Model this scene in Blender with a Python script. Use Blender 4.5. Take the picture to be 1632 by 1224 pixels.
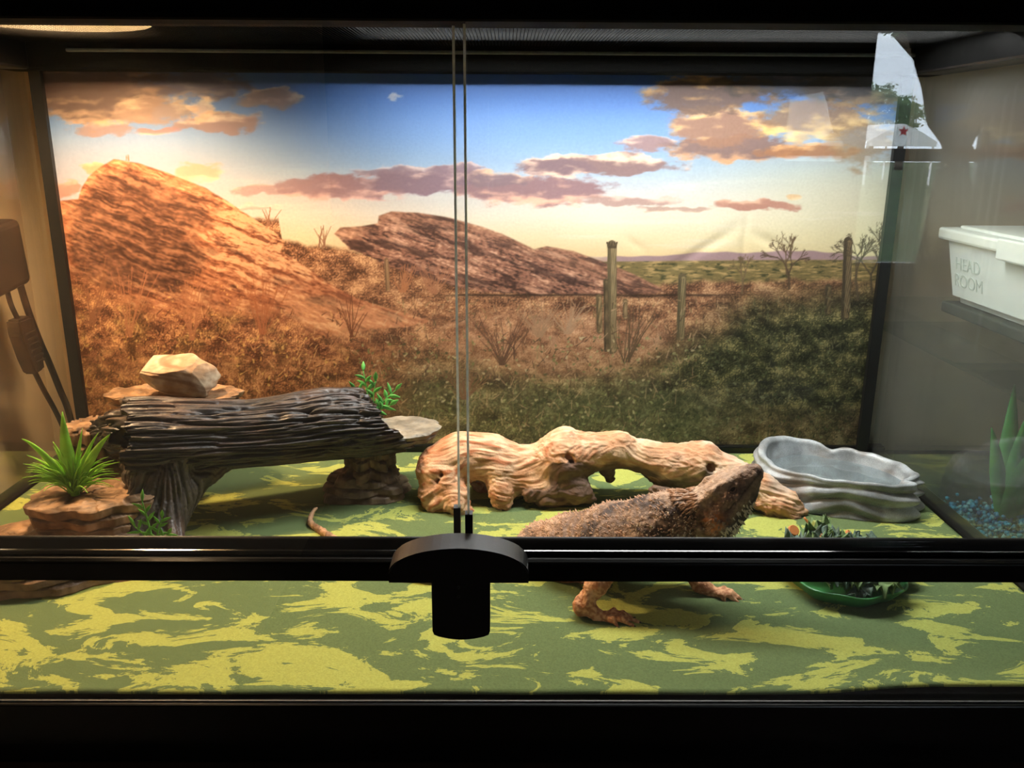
import bpy, bmesh, math, random
import numpy as np
from mathutils import Vector, Matrix

for _o in list(bpy.data.objects):
    bpy.data.objects.remove(_o)
scene = bpy.context.scene
COL = scene.collection

# ------------------------------------------------------------------ camera, world, exposure
CAM = (0.03477, -0.49145, 0.35293)
PITCH, YAW, ROLL, FPX = 0.27823, 0.007294, 0.0058, 1383.8
fw = Vector((math.sin(YAW)*math.cos(PITCH), math.cos(YAW)*math.cos(PITCH), -math.sin(PITCH)))
rt = Vector((math.cos(YAW), -math.sin(YAW), 0))
up = rt.cross(fw)
rt, up = rt*math.cos(ROLL)+up*math.sin(ROLL), up*math.cos(ROLL)-rt*math.sin(ROLL)
cd = bpy.data.cameras.new('camera')
cam = bpy.data.objects.new('camera', cd)
COL.objects.link(cam)
cd.sensor_fit = 'HORIZONTAL'
cd.sensor_width = 36.0
cd.lens = FPX/1632*36
cd.clip_start = 0.01
cd.clip_end = 300
cam.matrix_world = Matrix(((rt.x, up.x, -fw.x, CAM[0]), (rt.y, up.y, -fw.y, CAM[1]), (rt.z, up.z, -fw.z, CAM[2]), (0, 0, 0, 1)))
scene.camera = cam

SKY = 12.5
w = bpy.data.worlds.new('sky')
scene.world = w
w.use_nodes = True
_n = w.node_tree.nodes
_bg = _n['Background']
_tc = _n.new('ShaderNodeTexCoord')
_ns = _n.new('ShaderNodeTexNoise')
_ns.inputs['Scale'].default_value = 2.2
_ns.inputs['Detail'].default_value = 5
_rp = _n.new('ShaderNodeValToRGB')
_rp.color_ramp.elements[0].position = .35
_rp.color_ramp.elements[0].color = (.60, .76, .92, 1)
_rp.color_ramp.elements[1].position = .62
_rp.color_ramp.elements[1].color = (.86, .93, 1.0, 1)
w.node_tree.links.new(_tc.outputs['Generated'], _ns.inputs['Vector'])
w.node_tree.links.new(_ns.outputs['Fac'], _rp.inputs['Fac'])
w.node_tree.links.new(_rp.outputs['Color'], _bg.inputs['Color'])
_bg.inputs['Strength'].default_value = SKY

scene.view_settings.view_transform = 'Standard'
scene.view_settings.look = 'None'
scene.view_settings.gamma = 1
scene.view_settings.use_curve_mapping = False
scene.view_settings.exposure = 0.0
scene.cycles.transparent_max_bounces = 24        # many panes stand behind one another

# the two lamps that stand on the screen top (fixtures are built further down)
COOL_POWER = 6.2
WARM_POWER = 19.0
COOL_COLOUR = (0.98, 1.0, 0.96)
WARM_COLOUR = (1.0, 0.67, 0.36)

def area_light(name, loc, sx, sy, power, colour, rot=(0, 0, 0)):
    l = bpy.data.lights.new(name, 'AREA')
    l.shape = 'RECTANGLE'
    l.size = sx
    l.size_y = sy
    l.energy = power
    l.color = colour
    o = bpy.data.objects.new(name, l)
    COL.objects.link(o)
    o.location = loc
    o.rotation_euler = rot
    return o

# ------------------------------------------------------------------ numpy helpers
def lin(c):
    c = np.asarray(c, float)/255.0
    return np.where(c <= .04045, c/12.92, ((c+.055)/1.055)**2.4)

def _hash(ix, iy, iz, seed):
    h = (ix.astype(np.uint32)*np.uint32(374761393) + iy.astype(np.uint32)*np.uint32(668265263)
         + iz.astype(np.uint32)*np.uint32(2147483647) + np.uint32((seed*974634777+12345) & 0xffffffff))
    h = (h ^ (h >> np.uint32(13)))*np.uint32(1274126177)
    h = (h ^ (h >> np.uint32(16)))*np.uint32(2246822519)
    return h ^ (h >> np.uint32(15))

_G = np.random.RandomState(7).normal(size=(256, 3)).astype(np.float32)
_G /= np.linalg.norm(_G, axis=1)[:, None]

def noise3(p, seed=0):
    p = np.asarray(p, np.float32)
    i = np.floor(p).astype(np.int64)
    f = p - i
    u = f*f*f*(f*(f*6-15)+10)
    r = 0
    for dx in (0, 1):
        wx = u[:, 0] if dx else 1-u[:, 0]
        for dy in (0, 1):
            wy = u[:, 1] if dy else 1-u[:, 1]
            for dz in (0, 1):
                wz = u[:, 2] if dz else 1-u[:, 2]
                g = _G[_hash(i[:, 0]+dx, i[:, 1]+dy, i[:, 2]+dz, seed) & np.uint32(255)]
                r = r + wx*wy*wz*(g[:, 0]*(f[:, 0]-dx)+g[:, 1]*(f[:, 1]-dy)+g[:, 2]*(f[:, 2]-dz))
    return r*1.5

def fbm3(p, oct=4, seed=0, gain=.5):
    a, s, r, t = 1.0, 1.0, 0, 0
    for k in range(oct):
        r = r + a*noise3(np.asarray(p)*s, seed+k*17)
        t += a
        a *= gain
        s *= 2.03
    return r/t

def _tile(cells=64, sub=16):
    rs = np.random.RandomState(3)
    a = rs.rand(cells+1, cells+1)*2*np.pi
    a[-1] = a[0]
    a[:, -1] = a[:, 0]
    gx, gy = np.cos(a), np.sin(a)
    n = cells*sub
    c = np.arange(n)/sub
    i = np.floor(c).astype(int)
    f = c-i
    u = f*f*f*(f*(f*6-15)+10)
    r = 0
    for dy in (0, 1):
        wy = (u if dy else 1-u)[:, None]
        for dx in (0, 1):
            wx = (u if dx else 1-u)[None, :]
            r = r+wx*wy*(gx[i+dy][:, i+dx]*(f-dx)[None, :]+gy[i+dy][:, i+dx]*(f-dy)[:, None])
    return (r*1.4).astype(np.float32), n, sub
_T, _TN, _TS = _tile()

def noise2(x, y, seed=0):
    """gradient noise looked up (bilinear) in a periodic tile; seed shifts the tile"""
    X = (np.asarray(x)*_TS+(seed*173.37) % _TN).astype(np.float32)
    Y = (np.asarray(y)*_TS+(seed*311.71) % _TN).astype(np.float32)
    X, Y = np.broadcast_arrays(X, Y)
    xf, yf = np.floor(X), np.floor(Y)
    fx, fy = X-xf, Y-yf
    xi, yi = xf.astype(np.int32) & (_TN-1), yf.astype(np.int32) & (_TN-1)
    x1, y1 = (xi+1) & (_TN-1), (yi+1) & (_TN-1)
    t = _T.ravel()
    r0, r1 = yi*_TN, y1*_TN
    a = t[r0+xi]
    a = a+(t[r0+x1]-a)*fx
    b = t[r1+xi]
    b = b+(t[r1+x1]-b)*fx
    return a+(b-a)*fy

def fbm2(x, y, oct=4, seed=0, gain=.5):
    a, s, r, t = 1.0, 1.0, 0, 0
    for k in range(oct):
        r = r + a*noise2(x*s+k*31.7, y*s-k*11.3, seed+k*13)
        t += a
        a *= gain
        s *= 2.03
    return r/t

def sst(a, b, x):
    t = np.clip((x-a)/(b-a), 0, 1)
    return t*t*(3-2*t)

def mix(a, b, t):
    t = np.asarray(t)
    if t.ndim and np.ndim(a) != t.ndim or np.ndim(b) != t.ndim:
        t = t[..., None]
    return np.asarray(a)*(1-t)+np.asarray(b)*t

# ------------------------------------------------------------------ mesh helpers
def mesh_obj(name, V, F, mat=None, parent=None, col=None, smooth=True):
    V = np.asarray(V, np.float32)
    me = bpy.data.meshes.new(name)
    if isinstance(F, np.ndarray) and F.ndim == 2:
        n, k = F.shape
        me.vertices.add(len(V))
        me.vertices.foreach_set('co', V.ravel())
        me.loops.add(n*k)
        me.loops.foreach_set('vertex_index', F.astype(np.int32).ravel())
        me.polygons.add(n)
        me.polygons.foreach_set('loop_start', np.arange(0, n*k, k, dtype=np.int32))
        me.update(calc_edges=True)
    else:
        me.from_pydata([tuple(map(float, v)) for v in V], [], [tuple(map(int, f)) for f in F])
        me.update()
    me.validate()
    if smooth:
        me.polygons.foreach_set('use_smooth', np.ones(len(me.polygons), bool))
    if col is not None:
        a = me.color_attributes.new('Col', 'FLOAT_COLOR', 'POINT')
        c4 = np.ones((len(me.vertices), 4), np.float32)
        c4[:, :3] = np.clip(col, 0, 1)
        a.data.foreach_set('color', c4.ravel())
    if mat:
        me.materials.append(mat)
    o = bpy.data.objects.new(name, me)
    COL.objects.link(o)
    if parent:
        o.parent = parent
    return o

def bm_obj(name, bm, mat=None, parent=None, smooth=False):
    me = bpy.data.meshes.new(name)
    bmesh.ops.recalc_face_normals(bm, faces=bm.faces)
    bm.to_mesh(me)
    bm.free()
    if smooth:
        me.polygons.foreach_set('use_smooth', np.ones(len(me.polygons), bool))
    if mat:
        me.materials.append(mat)
    o = bpy.data.objects.new(name, me)
    COL.objects.link(o)
    if parent:
        o.parent = parent
    return o

def bm_box(bm, x0, x1, y0, y1, z0, z1, bev=0, seg=2):
    r = bmesh.ops.create_cube(bm, size=1)
    vs = r['verts']
    for v in vs:
        v.co = Vector(((x0+x1)/2+v.co.x*(x1-x0), (y0+y1)/2+v.co.y*(y1-y0), (z0+z1)/2+v.co.z*(z1-z0)))
    if bev:
        es = list({e for v in vs for e in v.link_edges})
        bmesh.ops.bevel(bm, geom=es, offset=bev, segments=seg, affect='EDGES', profile=.5)

def box(name, x0, x1, y0, y1, z0, z1, mat, parent=None, bev=0):
    bm = bmesh.new()
    bm_box(bm, x0, x1, y0, y1, z0, z1, bev)
    return bm_obj(name, bm, mat, parent)

def prism_xz(name, pts, y0, y1, mat, parent=None, bev=0):
    bm = bmesh.new()
    a = [bm.verts.new((x, y0, z)) for x, z in pts]
    b = [bm.verts.new((x, y1, z)) for x, z in pts]
    n = len(pts)
    fa = bm.faces.new(a)
    fb = bm.faces.new(b[::-1])
    for i in range(n):
        bm.faces.new((a[i], b[i], b[(i+1) % n], a[(i+1) % n]))
    if bev:
        bmesh.ops.bevel(bm, geom=list(fa.edges)+list(fb.edges), offset=bev, segments=2, affect='EDGES')
    return bm_obj(name, bm, mat, parent)

def grid_faces(nu, nv, wrap=False):
    """vertex (i,j) = i*nv+j ; i over nu rows, j over nv; wrap closes j"""
    i = np.arange(nu-1)[:, None]
    j = np.arange(nv if wrap else nv-1)[None, :]
    j2 = (j+1) % nv
    return np.stack([(i*nv+j)+0*j2, i*nv+j2, (i+1)*nv+j2, (i+1)*nv+j], -1).reshape(-1, 4)

def vnormals(V, F):
    N = np.zeros_like(V)
    a, b, c = V[F[:, 0]], V[F[:, 1]], V[F[:, 2]]
    n = np.cross(b-a, c-a)
    if F.shape[1] == 4:
        n = n+np.cross(c-a, V[F[:, 3]]-a)
    for k in range(F.shape[1]):
        np.add.at(N, F[:, k], n)
    return N/(np.linalg.norm(N, axis=1)[:, None]+1e-12)

def tube(pts, rad, seg=8, closed_ends=True):
    """tube along pts (n,3) with radii; returns V,F(list)"""
    pts = np.asarray(pts, float)
    n = len(pts)
    rad = np.broadcast_to(np.asarray(rad, float), (n,))
    t = np.gradient(pts, axis=0)
    t /= np.linalg.norm(t, axis=1)[:, None]+1e-12
    ref = np.array([0, 0, 1.0]) if abs(t[0][2]) < .9 else np.array([1.0, 0, 0])
    V = []
    for i in range(n):
        u = np.cross(t[i], ref)
        u /= np.linalg.norm(u)+1e-12
        v = np.cross(t[i], u)
        ref = -np.cross(t[i], u) if False else ref
        for k in range(seg):
            a = 2*np.pi*k/seg
            V.append(pts[i]+rad[i]*(np.cos(a)*u+np.sin(a)*v))
    F = [tuple(f) for f in grid_faces(n, seg, True)]
    if closed_ends:
        F.append(tuple(range(seg))[::-1])
        F.append(tuple((n-1)*seg+k for k in range(seg)))
    return V, F

def spline(pts, n):
    """Catmull-Rom through pts"""
    P = np.asarray(pts, float)
    P = np.vstack([2*P[0]-P[1], P, 2*P[-1]-P[-2]])
    m = len(P)-3
    out = []
    for s in np.linspace(0, m, n):
        i = min(int(s), m-1)
        t = s-i
        p0, p1, p2, p3 = P[i:i+4]
        out.append(.5*((2*p1)+(-p0+p2)*t+(2*p0-5*p1+4*p2-p3)*t*t+(-p0+3*p1-3*p2+p3)*t**3))
    return np.array(out)

class SDF:
    """signed distance volume filled from rounded cones, meshed with surface nets"""
    def __init__(s, lo, hi, h):
        s.lo, s.h = np.array(lo, float), h
        s.n = np.ceil((np.array(hi)-s.lo)/h).astype(int)+1
        s.g = np.full(s.n, .03, np.float32)
    def _win(s, lo, hi):
        a = np.clip(np.floor((lo-s.lo)/s.h).astype(int), 0, s.n)
        b = np.clip(np.ceil((hi-s.lo)/s.h).astype(int)+1, 0, s.n)
        ax = [np.float32(s.lo[k])+np.float32(s.h)*np.arange(a[k], b[k], dtype=np.float32) for k in range(3)]
        return (slice(a[0], b[0]), slice(a[1], b[1]), slice(a[2], b[2])), ax
    def cone(s, a, b, ra, rb, k=.006, cut=False, sc=(1, 1, 1)):
        a, b, sc = np.array(a, float), np.array(b, float), np.array(sc, float)
        R = max(ra, rb)*max(sc)+.012
        sl, ax = s._win(np.minimum(a, b)-R, np.maximum(a, b)+R)
        X, Y, Z = (ax[0][:, None, None]-a[0])/sc[0], (ax[1][None, :, None]-a[1])/sc[1], (ax[2][None, None, :]-a[2])/sc[2]
        d = (b-a)/sc
        L = float(d@d)+1e-12
        t = np.clip((X*d[0]+Y*d[1]+Z*d[2])/L, 0, 1)
        D = np.sqrt((X-t*d[0])**2+(Y-t*d[1])**2+(Z-t*d[2])**2)-(ra+(rb-ra)*t)
        D = D.astype(np.float32)
        G = s.g[sl]
        if cut:
            D = -D
            h = np.clip(.5-.5*(D-G)/k, 0, 1) if False else np.maximum(k-np.abs(D-G), 0)/k
            s.g[sl] = np.maximum(G, D)+h*h*k*.25
        else:
            h = np.maximum(k-np.abs(D-G), 0)/k
            s.g[sl] = np.minimum(G, D)-h*h*k*.25
    def chain(s, pts, k=.006, sc=(1, 1, 1)):
        for p, q in zip(pts[:-1], pts[1:]):
            s.cone(p[:3], q[:3], p[3], q[3], k, sc=sc)
    def floor(s, z):
        Z = (s.lo[2]+s.h*np.arange(s.n[2])).astype(np.float32)
        s.g = np.maximum(s.g, (z-Z)[None, None, :])
    def mesh(s):
        g = s.g
        neg = g < 0
        nx, ny, nz = g.shape
        c = np.zeros((nx-1, ny-1, nz-1), np.uint8)
        for dx in (0, 1):
            for dy in (0, 1):
                for dz in (0, 1):
                    c += neg[dx:nx-1+dx, dy:ny-1+dy, dz:nz-1+dz]
        act = (c > 0) & (c < 8)
        idx = np.full(act.shape, -1, np.int64)
        I = np.argwhere(act)
        idx[act] = np.arange(len(I))
        offs = np.array([(x, y, z) for x in (0, 1) for y in (0, 1) for z in (0, 1)])
        val = np.stack([g[I[:, 0]+o[0], I[:, 1]+o[1], I[:, 2]+o[2]] for o in offs], 1)
        P = np.zeros((len(I), 3))
        cnt = np.zeros(len(I))
        for e0 in range(8):
            for ax in range(3):
                if offs[e0][ax] == 0:
                    e1 = e0+(4, 2, 1)[ax]
                    va, vb = val[:, e0], val[:, e1]
                    m = (va < 0) != (vb < 0)
                    t = np.where(m, va/np.where(m, va-vb, 1), 0)
                    p = offs[e0][None, :]+t[:, None]*(offs[e1]-offs[e0])[None, :]
                    P += p*m[:, None]
                    cnt += m
        V = s.lo+s.h*(I+P/cnt[:, None])
        Fs = []
        for ax in range(3):
            a, b = [k for k in range(3) if k != ax]
            if ax == 1:
                a, b = b, a
            sl0 = [slice(None)]*3
            sl1 = [slice(None)]*3
            sl0[ax] = slice(0, -1)
            sl1[ax] = slice(1, None)
            n0, n1 = neg[tuple(sl0)], neg[tuple(sl1)]
            E = np.argwhere(n0 != n1)
            ok = (E[:, a] > 0) & (E[:, b] > 0) & (E[:, a] < s.n[a]-1) & (E[:, b] < s.n[b]-1)
            E = E[ok]
            sgn = n0[E[:, 0], E[:, 1], E[:, 2]]
            ea = np.eye(3, dtype=int)[a]
            eb = np.eye(3, dtype=int)[b]
            q = [E-ea-eb, E-eb, E, E-ea]
            q = np.stack([idx[k[:, 0], k[:, 1], k[:, 2]] for k in q], 1)
            q[~sgn] = q[~sgn][:, ::-1]
            Fs.append(q)
        F = np.vstack(Fs)
        F = F[(F >= 0).all(1)]
        return V, F

def relax(V, F, it=1, f=.5):
    for _ in range(it):
        S = np.zeros_like(V)
        C = np.zeros(len(V))
        for k in range(F.shape[1]):
            for d in (1, F.shape[1]-1):
                np.add.at(S, F[:, k], V[F[:, (k+d) % F.shape[1]]])
                np.add.at(C, F[:, k], 1)
        V = V*(1-f)+f*S/np.maximum(C, 1)[:, None]
    return V

# ------------------------------------------------------------------ tagging
def tag(o, label, cat, group=None, kind=None):
    o['label'] = label
    o['category'] = cat
    if group:
        o['group'] = group
    if kind:
        o['kind'] = kind
    return o

def thing(name, label, cat, loc=(0, 0, 0), group=None):
    o = bpy.data.objects.new(name, None)
    o.empty_display_size = .02
    COL.objects.link(o)
    o.location = loc
    return tag(o, label, cat, group)

def struct(o):
    o['kind'] = 'structure'
    return o

def under(o, root):
    """parent a part whose mesh is in world coordinates"""
    o.parent = root
    o.matrix_parent_inverse = Matrix.Translation(-Vector(root.location))
    return o

# ------------------------------------------------------------------ materials
def nt(name):
    m = bpy.data.materials.new(name)
    m.use_nodes = True
    t = m.node_tree
    return m, t, t.nodes, t.links, t.nodes['Principled BSDF']

def pmat(name, colour=(128, 128, 128), rough=.6, spec=.5, metal=0, vcol=False, noise=None, bump=None, mult=None, translucent=0, emit=None, vor=None):
    """noise=(scale, amount) colour variation; bump=(scale, strength, dist[, detail]); vor=(scale,strength,dist)"""
    m, t, N, L, b = nt(name)
    b.inputs['Roughness'].default_value = rough
    b.inputs['Specular IOR Level'].default_value = spec
    b.inputs['Metallic'].default_value = metal
    out = None
    if vcol:
        a = N.new('ShaderNodeVertexColor')
        a.layer_name = 'Col'
        out = a.outputs['Color']
    else:
        r = N.new('ShaderNodeRGB')
        r.outputs[0].default_value = (*lin(colour), 1)
        out = r.outputs[0]
    tc = N.new('ShaderNodeTexCoord')
    if noise:
        n = N.new('ShaderNodeTexNoise')
        n.inputs['Scale'].default_value = noise[0]
        n.inputs['Detail'].default_value = 4
        L.new(tc.outputs['Object'], n.inputs['Vector'])
        mr = N.new('ShaderNodeMapRange')
        mr.inputs['From Min'].default_value = .3
        mr.inputs['From Max'].default_value = .7
        mr.inputs['To Min'].default_value = 1-noise[1]
        mr.inputs['To Max'].default_value = 1+noise[1]
        L.new(n.outputs['Fac'], mr.inputs['Value'])
        mx = N.new('ShaderNodeVectorMath')
        mx.operation = 'SCALE'
        L.new(out, mx.inputs[0])
        L.new(mr.outputs[0], mx.inputs['Scale'])
        out = mx.outputs[0]
    L.new(out, b.inputs['Base Color'])
    nrm = None
    for kind, pr in (('n', bump), ('v', vor)):
        if not pr:
            continue
        if kind == 'n':
            n = N.new('ShaderNodeTexNoise')
            n.inputs['Scale'].default_value = pr[0]
            n.inputs['Detail'].default_value = pr[3] if len(pr) > 3 else 4
            h = n.outputs['Fac']
        else:
            n = N.new('ShaderNodeTexVoronoi')
            n.inputs['Scale'].default_value = pr[0]
            h = n.outputs['Distance']
        L.new(tc.outputs['Object'], n.inputs['Vector'])
        bp = N.new('ShaderNodeBump')
        bp.inputs['Strength'].default_value = pr[1]
        bp.inputs['Distance'].default_value = pr[2]
        L.new(h, bp.inputs['Height'])
        if nrm:
            L.new(nrm, bp.inputs['Normal'])
        nrm = bp.outputs[0]
    if nrm:
        L.new(nrm, b.inputs['Normal'])
    if emit:
        b.inputs['Emission Color'].default_value = (*emit[0], 1)
        b.inputs['Emission Strength'].default_value = emit[1]
    if translucent:
        tr = N.new('ShaderNodeBsdfTranslucent')
        L.new(out, tr.inputs['Color'])
        mxs = N.new('ShaderNodeMixShader')
        mxs.inputs[0].default_value = translucent
        L.new(b.outputs[0], mxs.inputs[1])
        L.new(tr.outputs[0], mxs.inputs[2])
        L.new(mxs.outputs[0], N['Material Output'].inputs['Surface'])
    return m

def glass_mat(name, tint=(1, 1, 1), film=0.0, film_scale=9, f0=.04):
    m, t, N, L, b = nt(name)
    N.remove(b)
    ge = N.new('ShaderNodeNewGeometry')
    dp = N.new('ShaderNodeVectorMath')
    dp.operation = 'DOT_PRODUCT'
    L.new(ge.outputs['Normal'], dp.inputs[0])
    L.new(ge.outputs['Incoming'], dp.inputs[1])
    def mth(op, a, bb=None):
        n = N.new('ShaderNodeMath')
        n.operation = op
        for k, v in enumerate((a, bb)):
            if v is None:
                continue
            if hasattr(v, 'links'):
                L.new(v, n.inputs[k])
            else:
                n.inputs[k].default_value = v
        return n.outputs[0]
    x = mth('SUBTRACT', 1.0, mth('ABSOLUTE', dp.outputs['Value']))
    fr = mth('ADD', mth('MULTIPLY', mth('POWER', x, 5.0), 1-f0), f0)
    tr = N.new('ShaderNodeBsdfTransparent')
    tr.inputs[0].default_value = (*tint, 1)
    gl = N.new('ShaderNodeBsdfGlossy')
    gl.inputs['Roughness'].default_value = 0
    ms = N.new('ShaderNodeMixShader')
    L.new(fr, ms.inputs[0])
    L.new(tr.outputs[0], ms.inputs[1])
    L.new(gl.outputs[0], ms.inputs[2])
    res = ms.outputs[0]
    if film:
        tc = N.new('ShaderNodeTexCoord')
        nz = N.new('ShaderNodeTexNoise')
        nz.inputs['Scale'].default_value = film_scale
        nz.inputs['Detail'].default_value = 6
        nz.inputs['Distortion'].default_value = .8
        L.new(tc.outputs['Object'], nz.inputs['Vector'])
        mr = N.new('ShaderNodeMapRange')
        mr.inputs['From Min'].default_value = .38
        mr.inputs['From Max'].default_value = .72
        mr.inputs['To Min'].default_value = film*.35
        mr.inputs['To Max'].default_value = film
        L.new(nz.outputs['Fac'], mr.inputs['Value'])
        df = N.new('ShaderNodeBsdfDiffuse')
        df.inputs[0].default_value = (.8, .8, .78, 1)
        tl = N.new('ShaderNodeBsdfTranslucent')
        tl.inputs[0].default_value = (.8, .8, .78, 1)
        ad = N.new('ShaderNodeMixShader')
        ad.inputs[0].default_value = .5
        L.new(df.outputs[0], ad.inputs[1])
        L.new(tl.outputs[0], ad.inputs[2])
        m2 = N.new('ShaderNodeMixShader')
        L.new(mr.outputs[0], m2.inputs[0])
        L.new(res, m2.inputs[1])
        L.new(ad.outputs[0], m2.inputs[2])
        res = m2.outputs[0]
    L.new(res, N['Material Output'].inputs['Surface'])
    return m

M = {}
M['black'] = pmat('black_plastic', (10, 10, 10), .28, .3, bump=(900, .05, .0005))
M['matte'] = pmat('matte_black_plastic', (7, 7, 7), .85, .08, bump=(900, .05, .0005))
M['liphighlight'] = pmat('lip_highlight_grey', (84, 90, 92), .4, .5, noise=(200, .25))
M['blacksat'] = pmat('satin_black_plastic', (12, 12, 12), .42, .4, bump=(1200, .1, .0005))
M['wire'] = pmat('screen_wire', (7, 7, 7), .7, .05, metal=0, noise=(60, .2))
M['glass'] = glass_mat('door_glass', film=.006)
M['sideglass'] = glass_mat('side_glass', (.97, .985, .97), film=.016, film_scale=6)
M['dustyglass'] = glass_mat('dusty_side_glass', (.97, .985, .97), film=.07, film_scale=4)
M['backglass'] = glass_mat('back_glass', f0=.01)
M['winglass'] = glass_mat('window_glass')
M['bead'] = pmat('glossy_black_track', (13, 13, 13), .10, .6, bump=(300, .02, .0003))
M['dulledge'] = pmat('dull_glass_edge', (96, 96, 94), .4, .4, noise=(300, .2))
M['edge'] = pmat('polished_glass_edge', (214, 220, 216), .25, .5, noise=(300, .15), translucent=.75)
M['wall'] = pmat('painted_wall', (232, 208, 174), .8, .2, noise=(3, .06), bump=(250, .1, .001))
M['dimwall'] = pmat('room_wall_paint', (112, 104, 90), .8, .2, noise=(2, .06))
M['ceiling'] = pmat('ceiling_paint', (150, 146, 136), .9, .1, noise=(2, .04))
M['roomfloor'] = pmat('floor_boards', (96, 74, 54), .5, .4, noise=(5, .2))
M['stand'] = pmat('stand_wood', (72, 52, 34), .45, .4, noise=(14, .3), bump=(80, .2, .001))

# ================================================================== the room
TB = -0.0455                      # top of the stand
RX0, RX1, RY0, RY1, RZ0, RZ1 = -0.575, 2.9, -2.6, 0.62, -0.85, 1.6
WX0, WX1, WZ0, WZ1 = 1.255, 1.70, -0.10, 1.02      # window opening in the wall behind the camera
T = .08
struct(box('floor', RX0-T, RX1+T, RY0-T, RY1+T, RZ0-T, RZ0, M['roomfloor']))
struct(box('ceiling', RX0-T, RX1+T, RY0-T, RY1+T, RZ1, RZ1+T, M['ceiling']))
struct(box('wall_left', RX0-T, RX0, RY0-T, RY1+T, RZ0, RZ1, M['wall']))
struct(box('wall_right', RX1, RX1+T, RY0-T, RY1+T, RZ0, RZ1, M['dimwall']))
struct(box('wall_back', RX0, RX1, RY1, RY1+T, RZ0, RZ1, M['wall']))
bm = bmesh.new()
bm_box(bm, RX0, WX0, RY0-T, RY0, RZ0, RZ1)
bm_box(bm, WX1, RX1, RY0-T, RY0, RZ0, RZ1)
bm_box(bm, WX0, WX1, RY0-T, RY0, RZ0, WZ0)
bm_box(bm, WX0, WX1, RY0-T, RY0, WZ1, RZ1)
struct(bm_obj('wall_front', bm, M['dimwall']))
M['trim'] = pmat('window_trim_paint', (206, 204, 196), .5, .4, noise=(20, .04))
M['sash'] = pmat('window_sash_paint', (78, 78, 76), .5, .4, noise=(20, .04))
bm = bmesh.new()
f = .022
yz = (RY0-.05, RY0-.02)
bm_box(bm, WX0, WX0+f, *yz, WZ0, WZ1)
bm_box(bm, WX1-f, WX1, *yz, WZ0, WZ1)
bm_box(bm, WX0+f, WX1-f, *yz, WZ0, WZ0+f)
bm_box(bm, WX0+f, WX1-f, *yz, WZ1-f, WZ1)
win = struct(bm_obj('window_1', bm, M['sash']))
box('meeting_rail', WX0+f, WX1-f, *yz, .275, .318, M['sash'], win)
box('pane', WX0+f, WX1-f, RY0-.038, RY0-.034, .318, WZ1-f, M['winglass'], win)
box('pane', WX0+f, WX1-f, RY0-.044, RY0-.040, WZ0+f, .275, M['winglass'], win)
struct(box('trim_1', 1.722, 1.731, RY0, RY0+.012, WZ0-.05, WZ1+.05, M['trim'], None, .003))
struct(box('trim_2', 1.752, 1.761, RY0, RY0+.012, WZ0-.3, WZ1+.2, M['trim'], None, .003))

# dark curtain, gathered by a tie a little above the meeting rail
def curtain_mesh():
    zs = np.linspace(1.12, -.45, 90)
    kz = np.array([1.12, .80, .69, .553, .515, .395, .335, .30, .24, .12, -.1, -.45])
    kl = np.array([1.27, 1.31, 1.338, 1.39, 1.41, 1.455, 1.515, 1.530, 1.505, 1.492, 1.47, 1.46])
    kr = np.array([1.86, 1.84, 1.82, 1.75, 1.71, 1.63, 1.605, 1.598, 1.61, 1.635, 1.66, 1.69])
    l = np.interp(-zs, -kz, kl)
    r = np.interp(-zs, -kz, kr)
    n = 140
    u = np.linspace(0, 1, n)
    V = []
    for i, z in enumerate(zs):
        x = l[i]+(r[i]-l[i])*u
        wdt = (r[i]-l[i])
        y = RY0+.05+.018*np.sin(u*2*np.pi*11+.6*np.sin(z*5))*min(1, .5+.12/wdt)+.006*np.sin(u*40+z*3)
        V.append(np.stack([x, y, np.full(n, z)], 1))
    V = np.concatenate(V)
    return V, grid_faces(len(zs), n)
M['curtain'] = pmat('curtain_cloth', (30, 28, 27), .9, .1, noise=(120, .2), bump=(600, .3, .001))
V, F = curtain_mesh()
cu = thing('curtain', 'dark window curtain drawn in by a tie, mirrored in the front glass', 'curtain', (1.55, RY0+.05, .35))
o = under(mesh_obj('drape', V, F, M['curtain']), cu)
sm = o.modifiers.new('thickness', 'SOLIDIFY')
sm.thickness = .004
bm = bmesh.new()
bm_box(bm, 1.522, 1.605, RY0+.018, RY0+.082, .300, .330, .006)
under(bm_obj('tie_band', bm, M['curtain']), cu)
rod = tube([(1.1, RY0+.05, 1.125), (1.95, RY0+.05, 1.125)], .009, 12)
under(mesh_obj('rod', *rod, M['black']), cu)
for bx in (1.12, 1.93):
    under(box('bracket', bx-.01, bx+.01, RY0, RY0+.055, 1.11, 1.14, M['black']), cu)

# ------------------------------------------------------------------ outside the window
M['lawn'] = pmat('lawn_grass', (46, 66, 34), .9, .1, noise=(1.2, .35))
struct(box('ground', -20, 45, -60, RY0-.5, -1.3, -1.2, M['lawn']))
M['tent'] = pmat('canopy_cloth', (250, 249, 247), .8, .2, noise=(1.5, .02), translucent=.35)
M['red'] = pmat('red_star_print', (172, 28, 40), .7, .2, noise=(6, .05))
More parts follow.
